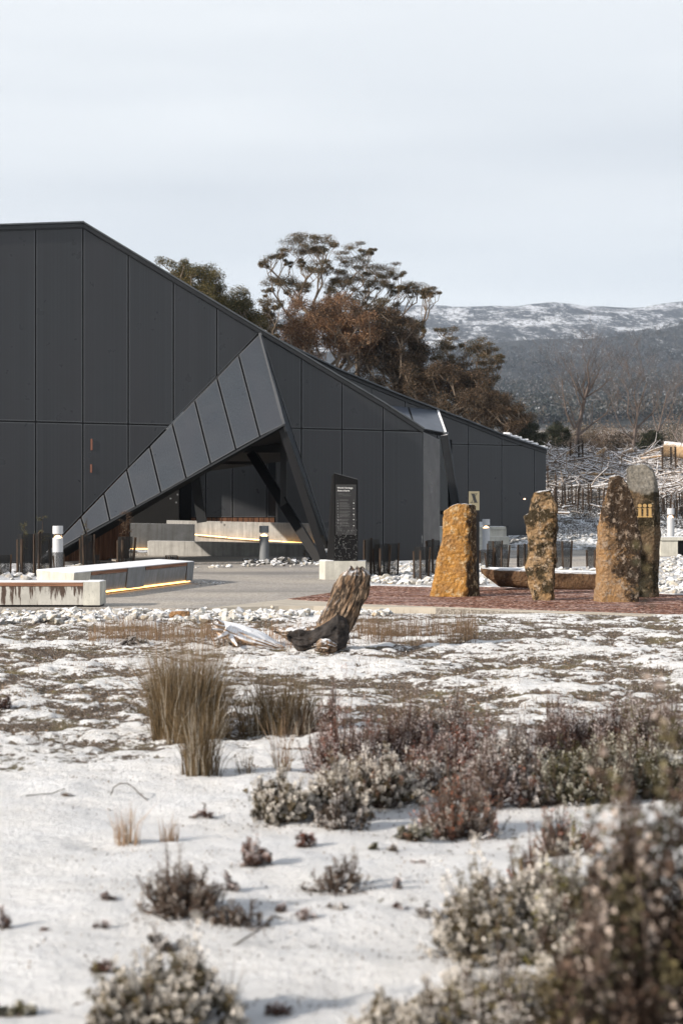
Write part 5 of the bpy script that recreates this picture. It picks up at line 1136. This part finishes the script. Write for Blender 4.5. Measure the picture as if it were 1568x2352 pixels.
log('long grey-tan log pointing at the dark forked tree', 1415, 1052, 1452, 1033, 93, .16, .13, 'brush')
log('thick grey snow topped log across the lower bank', 1285, 1135, 1370, 1130, 79, .17, .12, 'greylog')
log('yellowish log half buried in brushwood on the upper bank', 1318, 1068, 1352, 1070, 90, .12, .12, 'orange')
log('burnt orange stub below the crest, near the middle orange log', 1380, 1056, 1396, 1052, 92, .12, .12, 'orange')
# thin dead saplings on the lower bank
def bankbush():
    r = np.random.default_rng(77); PP = []; CC = []
    for _ in range(330):
        D_ = r.uniform(63.5, 96); x = r.uniform(1250, 1640); p = gz(x, D_); h = r.uniform(.15, .5); n = 110; u = r.normal(size=(n, 3)); u[:, 2] = np.abs(u[:, 2]); u /= np.linalg.norm(u, axis=1, keepdims=True)
        PP.append(p+u*r.random((n, 1))**.5*np.array([h*1.5, h, h])); g = r.random((n, 1)); CC.append(np.where(g < .3, [[.55, .57, .6]], [[.05, .04, .032]])*r.uniform(.6, 1.4, (n, 1)))
    Pp = np.vstack(PP); V, F = leaves(Pp, r.normal(size=Pp.shape)+[0, 0, .6], .10, .03); o = mk('bank_heath', V, F, MT['leaf'], cols=np.repeat(np.vstack(CC), 3, 0)); tag(o, 'dark frosted heath tufts on the lower bank', 'heath', kind='stuff')
bankbush()
# ================================================================== saplings inside guards
def sapling(label, x, ybase, ytop, D, wpx, pal, seed, nleaf=240, bareish=False, z=0.0):
    r = np.random.default_rng(seed); b = np.array([(x-CX)/FPX*D, D, z]); H = P(x, ytop, D)[2]-z; wv = wpx/FPX*D
    t = thing('sapling', label, 'sapling', b); A = [b]; B = [b+[0, 0, H*.55]]; ra = [.012]; rb2 = [.008]; A.append(B[0]); B.append(b+[.02, 0, H]); ra.append(.008); rb2.append(.003)
    tips = []
    for k in range(26 if bareish else 14):
        s = r.uniform(.5, .97); p = b+[0, 0, H*s]; a = r.uniform(0, 6.28); L_ = wv*r.uniform(.5, 1.0)*(1.15-s*.6); q_ = p+np.array([math.cos(a)*L_, math.sin(a)*L_*.8, L_*r.uniform(-.1, .6)]); A.append(p); B.append(q_); ra.append(.005); rb2.append(.002); tips.append((p, q_))
        for j in range(4):
            m_ = p+(q_-p)*r.uniform(.3, 1); e = m_+r.normal(size=3)*L_*.18; A.append(m_); B.append(e); ra.append(.0035); rb2.append(.0015)
    V, F = tubes(A, B, np.array(ra), np.array(rb2), 4); mk('stem', V, F, MT['stake'], t)
    PP = []
    for p, q_ in tips: n = nleaf//len(tips); s = r.uniform(.25, 1.1, (n, 1)); PP.append(p+(q_-p)*s+r.normal(size=(n, 3))*.022)
    Pp = np.vstack(PP); V, F = leaves(Pp, r.normal(size=Pp.shape)+[0, 0, .5], .035, .009); c = lerp(pal[0], pal[1], r.random((len(Pp), 1))); mk('foliage', V, F, MT['leaf'], t, cols=np.repeat(c, 3, 0))
GP = ((.05, .05, .02), (.14, .13, .05)); BP = ((.10, .06, .035), (.22, .14, .09))
sapling('thin green sapling sprouting from the leftmost netted guard', 56, 1322, 1196, 37.8, 16, GP, 1, 420)
sapling('thin yellow green sapling sprouting from the guard beside the left bollard', 97, 1325, 1183, 37.0, 22, GP, 2, 420)
sapling('faint wispy sapling in front of the canopy tip', 199, 1300, 1188, 43.0, 20, GP, 3, 160)
sapling('bare branching sapling with drooping twigs in front of the timber boards', 290, 1300, 1172, 43.6, 26, BP, 4, 420, True)
sapling('tiny bare sapling by the low curved wall near the black strut', 758-58, 1280, 1262, 47.5, 6, BP, 5, 40, True)
p0 = gz(1385, 92)
sapling('thin reddish brown sapling rising above the brushwood on the bank', 1383, 0, 970, 88, 40, ((.09, .045, .03), (.16, .09, .06)), 6, 700, True, z=float(p0[2])-1.2)
# ================================================================== heath shrubs
MT['twig2'] = m_plain('dark_heath_stem', (.10, .075, .062), .9, .1, .5, 30, 0, frost=.3)
PAL = {
 'frost': dict(dark=(.026, .022, .010), mid=(.12, .092, .050), tip=(.66, .62, .57), ft=.85, ls=.016, lw=.6, nl=44, up=.5, sp=.031, L=.30),
 'grey':  dict(dark=(.022, .018, .013), mid=(.085, .062, .045), tip=(.62, .59, .57), ft=.62, ls=.014, lw=.5, nl=36, up=.9, sp=.034, L=.40),
 'red':   dict(dark=(.018, .010, .008), mid=(.080, .038, .028), tip=(.56, .50, .49), ft=.40, ls=.014, lw=.42, nl=34, up=1.7, sp=.036, L=.50),
 'near': dict(dark=(.012, .009, .006), mid=(.070, .044, .032), tip=(.46, .38, .33), ft=.16, ls=.026, lw=.62, nl=30, up=.6, sp=.034, L=.25),
 'olive': dict(dark=(.018, .018, .007), mid=(.062, .054, .022), tip=(.52, .50, .43), ft=.42, ls=.014, lw=.5, nl=38, up=1.1, sp=.033, L=.38),
 'open':  dict(dark=(.022, .017, .012), mid=(.085, .055, .038), tip=(.50, .46, .42), ft=.32, ls=.013, lw=.45, nl=26, up=1.0, sp=.047, L=.38),
}
SH = 0; SHP = []
def shrub(label, x, yb, hw, h, typ, D=None, mix=None, dens=1.0, name='heath_shrub', yr=.75, stems=None, group=None):
    global SH; SH += 1
    r = np.random.default_rng(1000+SH); c = PAL[typ]; D = D or GD(yb); ppm = FPX/D; W_ = hw/ppm*(1.18 if 50 < hw < 230 else 1); H = h/ppm*(1.30 if 50 < hw < 230 else 1.1); D = D+W_*yr*.8
    b = gz(x, D); b[2] -= .01; b0 = b
    area = W_*W_*3.14+W_*H*3.2; n = int(np.clip(area/(c['sp']**2)*1.35*dens, 7, 1800)); 
    th = r.uniform(0, 2*np.pi, n); ph = np.arccos(r.uniform(.02, 1, n)); sh = r.uniform(.55, 1.0, n)
    dirs = np.stack([np.sin(ph)*np.cos(th), np.sin(ph)*np.sin(th), np.cos(ph)], 1)
    nl_ = 1 if hw < 24 else int(r.integers(4, 7)) if hw < 60 else int(r.integers(7, 12))
    la = r.uniform(0, 6.28)+np.arange(nl_)*2.4; lr = (np.arange(nl_)/max(1, nl_-1))**.5*.72 if nl_ > 1 else np.zeros(1)
    lc = np.stack([np.cos(la)*lr*W_, np.sin(la)*lr*W_*yr, 0*la], 1); lz = r.uniform(.5, 1.05, nl_)*(1-.35*lr); lz[np.argmax(lz)] = 1.0; lw_ = r.uniform(.34, .56, nl_) if nl_ > 1 else np.ones(1)
    li = r.integers(0, nl_, n); lump = .70+.5*fbm(dirs[:, 0]*2.4+SH*3, dirs[:, 1]*2.4, dirs[:, 2]*2.4, 3, SH)
    sh = sh*np.where(r.random(n) < .16, r.uniform(1.1, 1.5, n), 1.0); SHP.append((x, yb, D, W_, yr))
    tip = b+lc[li]+dirs*np.stack([W_*lw_[li], W_*yr*lw_[li], H*lz[li]], 1)*(sh*lump)[:, None]; tip[:, 2] += .08*H
    base = b+lc[li]*.45+dirs*np.array([W_, W_*yr, 0])*(.12*r.random(n))[:, None]
    L_ = np.clip(c['L']*np.linalg.norm(tip-base, axis=1), .025, .16)
    dr = tip-base; dr /= np.linalg.norm(dr, axis=1, keepdims=True); dr = dr+np.array([0, 0, c['up']]); dr /= np.linalg.norm(dr, axis=1, keepdims=True)
    s0 = tip-dr*L_[:, None]
    t = thing(name, label, 'shrub', b0, group)
    k = min(n, stems if stems else 260); m_ = (base+s0)/2+r.normal(size=(n, 3))*.01
    A = np.vstack([base[:k], m_[:k], s0[:k]]); B = np.vstack([m_[:k], s0[:k], tip[:k]]); R = .0026+.0042*min(1, H/.3)
    V, F = tubes(A, B, np.repeat([R, R*.7, R*.5], k), np.repeat([R*.7, R*.5, R*.3], k), 3)
    tag(mk('stem', V, F, MT['twig2'], t), kind='stuff')
    nl = c['nl']; s = r.random((n, nl))**.8; ang = r.uniform(0, 2*np.pi, (n, nl)); rad = (.004+.010*(1-s*.3))*np.clip(L_/.07, .7, 1.6)[:, None]
    ref = np.cross(dr, [0.3, .1, 1]); ref /= np.linalg.norm(ref, axis=1, keepdims=True); r2 = np.cross(dr, ref)
    out_ = ref[:, None]*np.cos(ang)[..., None]+r2[:, None]*np.sin(ang)[..., None]
    pp = s0[:, None]+dr[:, None]*(L_[:, None]*s)[..., None]+out_*rad[..., None]*.5
    ld = dr[:, None]*.75+out_*.75+r.normal(size=(n, nl, 3))*.25
    sc_ = c['ls']*np.clip(1.0, .6, 2)
    spr = r.random((n, 1)); fr = np.where(r.random((n, nl)) < np.where(spr > 1-c['ft']*.85, .10+1.25*s**1.3, .05*s), r.uniform(.55, 1.0, (n, nl)), 0.0)[..., None]
    md = np.array(c['mid'])
    if mix is not None: md = np.where((r.random((n, 1, 1)) < .4), np.array(mix), md)
    cc = np.array(c['dark'])*(1-s[..., None])+md*s[..., None]; cc = cc*(.7+.6*r.random((n, nl, 1)))*(.55+1.1*r.random((n, 1, 1))); cc = cc*(1-fr)+np.array(c['tip'])*fr*(.8+.45*r.random((n, nl, 1)))
    V, F = leaves(pp.reshape(-1, 3), ld.reshape(-1, 3), sc_*r.uniform(.7, 1.3, n*nl), sc_*c['lw']*r.uniform(.8, 1.2, n*nl))
    mk('foliage', V, F, MT['leaf'], t, cols=np.repeat(cc.reshape(-1, 3), 3, 0)); return t
RDm = (.17, .055, .034)
shrub('upright reddish brown shrub, leftmost of the big clump right of the rushes', 790, 1775, 85, 150, 'red', mix=RDm)
shrub('tall sparse reddish stems rising above the left end of the clump', 752, 1730, 30, 180, 'red', mix=RDm, dens=.8)
shrub('dense dark brown shrub in the middle of the clump with grass behind it', 900, 1760, 95, 150, 'red')
shrub('grey brown upright shrub at the middle back of the clump', 985, 1745, 90, 150, 'grey', mix=(.17, .075, .05))
shrub('small reddish shrub between the middle and the right half of the clump', 1085, 1760, 75, 120, 'red', mix=RDm)
shrub('low frosted grey shrub in the gap at the centre right of the clump', 1150, 1810, 85, 120, 'grey')
shrub('dark wine red shrub, left of the three at the back right', 1305, 1735, 80, 130, 'red')
shrub('dark wine red shrub, middle of the three at the back right', 1400, 1735, 85, 125, 'red')
shrub('dark wine red shrub cut by the right edge, back row', 1510, 1745, 85, 135, 'red', mix=(.16, .15, .06))
shrub('pale frosted rounded shrub at the left foot of the big clump', 655, 1895, 72, 115, 'frost')
shrub('frosted shrub with brown patches beside the leftmost frosted one', 760, 1880, 85, 130, 'frost', mix=(.14, .10, .07))
shrub('frosted shrub in the shadowed middle of the big clump', 870, 1850, 95, 125, 'frost', mix=(.17, .10, .07))
shrub('small brownish frosted shrub jutting forward at the foot of the clump', 785, 1905, 52, 90, 'grey')
shrub('open twiggy shrub with rusty red leaves at the front of the clump', 1050, 1915, 105, 140, 'open', mix=(.28, .11, .065), dens=1.4)
shrub('small brown shrub just left of the open rusty one', 950, 1930, 42, 62, 'olive', mix=(.14, .07, .045))
shrub('grey frosted shrub right of the open rusty one', 1200, 1840, 85, 115, 'grey', mix=(.22, .10, .07))
shrub('olive green frosted shrub at the front right of the clump', 1300, 1840, 90, 125, 'olive')
shrub('darker olive shrub right of centre of the right hand clump', 1400, 1840, 85, 125, 'olive', mix=(.13, .08, .05))
shrub('yellowish olive shrub cut by the right picture edge', 1515, 1830, 85, 120, 'olive')
shrub('small rusty bush alone on the snow below the clump', 700, 1955, 32, 55, 'red', mix=RDm)
shrub('small rusty bush with an upright tuft, above the wide twiggy shrub', 582, 2010, 48, 78, 'red', mix=(.22, .10, .06))
shrub('sparse dark twig shrub fanning open on the snow near the centre', 770, 2062, 78, 80, 'open', dens=.7)
shrub('wide twiggy grey brown shrub spreading over the snow, left of centre', 420, 2135, 105, 120, 'open', dens=1.8)
shrub('right hand spray of the wide twiggy shrub, lying low', 545, 2145, 65, 75, 'open', dens=.9)
shrub('small reddish sprig standing behind the wide twiggy shrub', 530, 2060, 24, 50, 'red')
shrub('large frosted rounded shrub at the bottom left with a dark hollow', 365, 2400, 150, 190, 'frost', mix=(.10, .08, .035), dens=1.3)
shrub('small tuft just above the large frosted shrub at the bottom left', 385, 2190, 42, 45, 'grey')
shrub('dark red brown sprig left of the large bottom left shrub', 240, 2235, 36, 48, 'red')
shrub('tiny rusty sprig, upper of two at the lower left', 236, 2145, 22, 20, 'red')
shrub('tiny sprig at the left, beyond the lower left rusty ones', 247, 2082, 24, 26, 'red')
shrub('rusty sprig cut by the left picture edge', 8, 2135, 20, 52, 'red')
shrub('low rusty sprig on the snow below the thin stalks', 465, 1872, 30, 26, 'red')
shrub('small brown tuft, left of the pair below the sparse twig shrub', 700, 2120, 34, 30, 'red')
shrub('small grey tuft under the sparse twig shrub', 775, 2100, 26, 26, 'grey')
shrub('small dark red clump lying on the snow, left of the grey one', 915, 2096, 26, 22, 'red')
shrub('small grey brown clump right of the dark red one', 980, 2112, 34, 28, 'grey')
shrub('tiny upright red sprig above the dark red clump', 914, 2052, 13, 30, 'red')
shrub('tiny brown sprig right of the tiny upright red one', 960, 1992, 20, 16, 'red')
shrub('tiny upright olive sprig under the big clump', 858, 1955, 12, 28, 'olive')
shrub('tiny grey tuft beside the upright olive sprig', 902, 1956, 18, 22, 'grey')
shrub('thin olive sprig standing alone left of the bottom right bushes', 1062, 2085, 12, 55, 'olive')
shrub('tiny round brown sprig alone at the lower left', 105, 2142, 14, 14, 'red')
shrub('two small brown sprigs in the snow above the bottom left shrub', 648, 2105, 14, 26, 'red')
shrub('tiny rusty sprig at the bottom centre edge', 640, 2350, 30, 60, 'red')
shrub('low frosted patch of heath at the bottom left corner', 20, 2330, 60, 40, 'olive')
shrub('reddish open shrub above the bottom right bushes', 1225, 2080, 70, 120, 'open', mix=(.26, .10, .06), dens=1.5)
shrub('sprigs with red tips at the right, behind the dark foreground bush', 1290, 1985, 72, 105, 'open', mix=(.30, .11, .07), dens=1.4)
shrub('small brown tuft on the snow left of the reddish open shrub', 1138, 2060, 28, 30, 'red')
shrub('big frosted bush, upper left of the bottom right mass', 1170, 2240, 170, 200, 'frost', dens=1.2)
shrub('big frosted bush with olive hollows, behind the dark right edge bush', 1350, 2250, 170, 210, 'frost', mix=(.17, .155, .05), dens=1.2)
shrub('frosted bush with a brown heart, right half of the bottom mass', 1330, 2400, 170, 230, 'frost', mix=(.16, .13, .05), dens=1.2)
shrub('frosted bush in the bottom middle, cut by the lower picture edge', 960, 2480, 190, 190, 'frost', dens=1.2)
shrub('frosted bush at the bottom, between the middle one and the dark one', 1170, 2500, 170, 230, 'grey', mix=(.17, .14, .06), dens=1.3)
shrub('blurred dark reddish bush closest to the camera, filling the right edge', 1600, 2820, 400, 1060, 'near', D=3.75, mix=(.075, .062, .030), dens=.85, yr=.8)
shrub('blurred brown frosted bush low in the bottom right corner', 1500, 2780, 220, 520, 'near', D=4.3, mix=(.09, .07, .035), dens=1.4, yr=.8)
shrub('pale frosted bush between the bottom middle one and the upper left of the mass', 1080, 2400, 120, 130, 'frost', dens=1.2)
shrub('frosted sprawling bush right above the dark foreground bush', 1440, 2180, 120, 150, 'frost', mix=(.15, .12, .06))
shrub('low brown heath filling the shadowed heart of the big clump', 1010, 1835, 70, 85, 'grey', mix=(.14, .06, .04))
shrub('dark olive shrub under the wine red shrubs', 1380, 1790, 90, 90, 'olive', mix=(.10, .06, .04))
shrub('grey tipped shrub at the right edge under the wine red one', 1480, 1790, 70, 90, 'grey')
shrub('dark brown tangle joining the reddish shrubs at the left of the clump', 835, 1800, 80, 95, 'grey')
shrub('dark brown shrub between the rusty open shrub and the grey frosted one', 1120, 1850, 75, 110, 'red')
shrub('dark brown shrub at the heart of the clump behind the rusty open shrub', 1010, 1790, 85, 120, 'red', mix=RDm)
shrub('dark maroon shrub linking the middle of the clump to the right half', 1200, 1775, 80, 110, 'red')
shrub('narrow dark shrub between the two left wine red shrubs', 1250, 1760, 50, 120, 'red')
shrub('grey frosted tussock beside the left end of the fallen log', 527, 1492, 34, 30, 'grey')
shrub('low dark frosted tussock among the stalks left of the fallen log', 306, 1486, 36, 22, 'grey')
shrub('low rusty shrub cut by the left edge halfway across the heath', 6, 1632, 28, 32, 'red')
# ================================================================== rushes and stalks
def rushes(label, x, yb, hw, h, n, pal, seed, thick=.0018, lean=.20, name='rush_clump', cat='rushes', D=None, dep=.6, tall=.8, kind=None):
    r = np.random.default_rng(seed); D = D or GD(yb); ppm = FPX/D; W_ = hw/ppm; H = h/ppm; D = D+W_*dep; c = gz(x, D)
    a = r.uniform(0, 6.28, n); rr = r.random(n)**.45*(.55+.75*vn(np.cos(a)*2.2+seed, np.sin(a)*2.2, 0, seed)); X = np.cos(a)*rr*W_*.85; Y = np.sin(a)*rr*W_*dep; hh = H*(.30+.70*r.random(n)**(1.3*tall/.8))*(1-.22*rr**2)*(.8+.4*fbm(X*14, Y*14, 0, 2, seed))
    b = c+np.stack([X, Y, np.zeros(n)-.01], 1); b[:, 2] = height(b[:, 0], b[:, 1])-.01; ln = np.stack([np.cos(a)*rr*.7+r.normal(size=n)*.5, r.normal(size=n)*.5, np.zeros(n)], 1)*lean*np.where(r.random((n, 1)) < .10, 3.6, 1.15)
    p1 = b+np.stack([ln[:, 0]*hh*.25, ln[:, 1]*hh*.25, hh*.5], 1); p2 = b+np.stack([ln[:, 0]*hh, ln[:, 1]*hh, hh], 1)
    V, F = tubes(np.vstack([b, p1]), np.vstack([p1, p2]), np.r_[np.full(n, thick), np.full(n, thick*.8)], np.r_[np.full(n, thick*.8), np.full(n, thick*.25)], 3)
    col = lerp(pal[0], pal[1], r.random((n, 1))); fr = r.random((n, 1)) < .10; col = np.where(fr, [[.40, .36, .30]], col); cc = np.vstack([np.repeat(col, 6, 0)]*2)
    o = mk(name, V, F, MT['reed'], cols=cc, org=c); tag(o, label, cat)
    if kind: o['kind'] = kind
    return o
RB = ((.038, .027, .013), (.175, .118, .060)); TB = ((.17, .10, .06), (.38, .27, .18))
rushes('big dense clump of brown rushes on the snow, left of centre', 415, 1705, 122, 255, 1900, RB, 1)
rushes('tall back fringe of the big rush clump with paler tips', 430, 1680, 100, 275, 420, ((.12, .08, .05), (.30, .21, .13)), 2, tall=.5)
rushes('lower clump of brown rushes in front of the big one', 458, 1778, 56, 190, 460, RB, 3)
rushes('loose half open rush clump right of the big one', 645, 1690, 105, 175, 900, RB, 4, lean=.3)
rushes('dark dense right end of the loose rush clump', 690, 1690, 44, 90, 500, ((.03, .02, .014), (.12, .08, .05)), 5, lean=.3)
rushes('few tall pale stalks before the loose rush clump', 648, 1762, 26, 150, 50, TB, 6)
rushes('few short dark stalks right of the lower rush clump', 564, 1770, 26, 70, 40, RB, 7)
rushes('thin pale stalks standing in the snow at the left', 292, 1940, 34, 105, 90, TB, 8, thick=.0018)
rushes('second thin tuft of pale stalks in the snow at the left', 388, 1930, 24, 80, 45, TB, 9, thick=.0018)
rushes('sheaf of grass rising behind the reddish shrubs of the clump', 935, 1740, 85, 175, 420, RB, 10)
rushes('fine pale stems above the wide twiggy shrub', 430, 2110, 60, 180, 26, TB, 11, thick=.0012)
rushes('fine stems at the right of the bottom left shrub', 520, 2360, 40, 160, 30, RB, 12, thick=.0014)
def band(label, x0, x1, y0, y1, n, h, pal, seed, thick=.0022):
    r = np.random.default_rng(seed); m_ = r.random(n); x = x0+(x1-x0)*m_; y = r.uniform(y0, y1, n); D = GD(y); X = (x-CX)/FPX*D; keep = (fbm(X*2.6, D*2, 0, 3, seed) > .46)&(r.random(n) < .8); X, D = X[keep], D[keep]; n = len(X)
    b = np.stack([X, D, height(X, D)-.01], 1); hh = h*r.uniform(.4, 1, n); tp_ = b+np.stack([r.normal(size=n)*.12*hh, r.normal(size=n)*.12*hh, hh], 1); V, F = tubes(b, tp_, np.full(n, thick), np.full(n, thick*.3), 3)
    o = mk('dry_stalks', V, F, MT['reed'], cols=np.repeat(lerp(pal[0], pal[1], r.random((n, 1))), 6, 0)); tag(o, label, 'dry grass', kind='stuff')
band('row of thin brown stalks on the heath behind the big rush clump', 205, 500, 1448, 1482, 2300, .26, ((.07, .045, .028), (.26, .17, .10)), 21)
band('row of thin brown stalks on the heath right of the leaning trunk', 795, 1095, 1448, 1484, 2600, .30, ((.06, .04, .025), (.24, .16, .10)), 22)
band('straw coloured grass around the fallen log and the trunk foot', 490, 740, 1468, 1494, 700, .24, ((.16, .09, .045), (.36, .22, .12)), 23)
band('scattered short grass over the frozen heath', -60, 1640, 1440, 1640, 5200, .07, ((.07, .045, .03), (.30, .22, .15)), 24, .0028)
# fallen twig arc and small litter
def litter():
    r = np.random.default_rng(5); n = 80000
    y = 1156+r.uniform(1/545.0, 1/252.0, n)**-1; x = r.uniform(-80, 1650, n); D = GD(y); X = (x-CX)/FPX*D
    m_ = (1-fbm(X*1.9, D*2.9, 0, 4, 31))*.8+(1-fbm(X*6, D*8.5, 0, 3, 41))*.9+.10*sstep(560, 0, x); k = m_+r.normal(size=n)*.05 > .86; X, D = X[k], D[k]; n = len(X)
    b = np.stack([X, D, height(X, D)], 1); V, F = leaves(b, r.normal(size=(n, 3))*[1, 1, .25]+[0, 0, .35], r.uniform(.012, .04, n), r.uniform(.005, .014, n))
    g = r.random((n, 1)); c = np.where(g < .35, [[.045, .03, .02]], np.where(g < .75, [[.20, .135, .085]], np.where(g < .85, [[.13, .12, .05]], [[.60, .58, .56]])))*r.uniform(.7, 1.3, (n, 1))
    o = mk('heath_litter', V, F, MT['leaf'], cols=np.repeat(c, 3, 0)); tag(o, 'dead leaves, moss and cushion plants showing through the frost', 'ground cover', kind='stuff')
litter()
def snowlitter():
    r = np.random.default_rng(6); n = 5200
    y = 1156+r.uniform(1/1190.0, 1/560.0, n)**-1; x = r.uniform(-40, 1600, n); D = GD(y); X = (x-CX)/FPX*D; k = fbm(X*2, D*2, 0, 3, 9) > .55; X, D = X[k], D[k]
    for x_, yb_, D_, W__, yr_ in SHP:       # dead leaves gathered round each shrub's foot
        m_ = int(np.clip(W__*W__*5200, 8, 380)); a = r.uniform(0, 6.28, m_); q_ = r.random(m_)**.5*1.08*W__; X = np.r_[X, (x_-CX)/FPX*D_+np.cos(a)*q_]; D = np.r_[D, D_+np.sin(a)*q_*yr_]
    n = len(X)
    b = np.stack([X, D, height(X, D)+.002], 1); V, F = leaves(b, r.normal(size=(n, 3))*[1, 1, .2]+[0, 0, .3], r.uniform(.006, .024, n), r.uniform(.004, .010, n)); c = lerp((.035, .024, .017), (.17, .11, .06), r.random((n, 1)))
    o = mk('snow_litter', V, F, MT['leaf'], cols=np.repeat(c, 3, 0)); tag(o, 'dark specks of leaf litter sprinkled on the open snow', 'litter', kind='stuff')
snowlitter()
def arc(label, pts, r0):
    W_ = np.array([gz(x, GD(yg))+[0, 0, dz] for x, yg, dz in pts]); n = len(W_)-1; V, F = tubes(W_[:-1], W_[1:], np.full(n, r0), np.full(n, r0*.8), 5); tag(mk('fallen_twig', V, F, MT['stake'], smooth=True), label, 'twig')
arc('thin dark twig arching out of the snow at the left', [(255, 1815, .0), (262, 1812, .035), (275, 1812, .055), (292, 1814, .06), (308, 1817, .05), (322, 1820, .025), (340, 1824, .0)], .0035)
arc('dark twig lying flat on the snow at the far left', [(60, 1824, .004), (95, 1822, .010), (120, 1821, .012), (150, 1815, .008)], .003)
arc('bleached twig running into the bottom frosted bush', [(1105-0, 2290, .01), (1150, 2320, .05), (1200, 2350, .07)], .005)
arc('bleached curved twig at the right foot of the wide twiggy shrub', [(540, 2170, .0), (590, 2160, .04), (630, 2150, .08), (650, 2140, .05)], .004)
for k, (x, D, s) in enumerate(((1326, 19.8, .09), (1485, 18.9, .07), (1022, 17.0, .07))):
    p = gz(x, D); o = mk('small_stone', RK[k+6][0]*s*[1, .8, .5]+p+[0, 0, .02], RK[k+6][1], MT['rock'], cols=np.ones((len(RK[k+6][0]), 3))*.45)
    tag(o, ('dark small stone in the snow below the pointed standing stone', 'flat small stone on the heath near the right edge', 'tan small stone in the snow below the ochre standing stone')[k], 'stone')
# ================================================================== air
def haze():
    V, F = box((0, 2900, 380), (7400, 6600, 900))
    V[:, 2] = np.where(V[:, 2] > 380, 660, -30); V[:, 1] = np.where(V[:, 1] > 2900, 6400, -60)
    m = bpy.data.materials.new('cold_air'); m.use_nodes = True; t = m.node_tree; t.nodes.clear(); o_ = t.nodes.new('ShaderNodeOutputMaterial'); v = t.nodes.new('ShaderNodeVolumePrincipled')
    v.inputs['Color'].default_value = (.66, .79, 1.0, 1); v.inputs['Density'].default_value = HAZE; v.inputs['Anisotropy'].default_value = .1; t.links.new(v.outputs[0], o_.inputs['Volume'])
    o = mk('haze', V, F, m, org=(0, 0, 0)); tag(o, kind='stuff')
HAZE = .000085
haze()
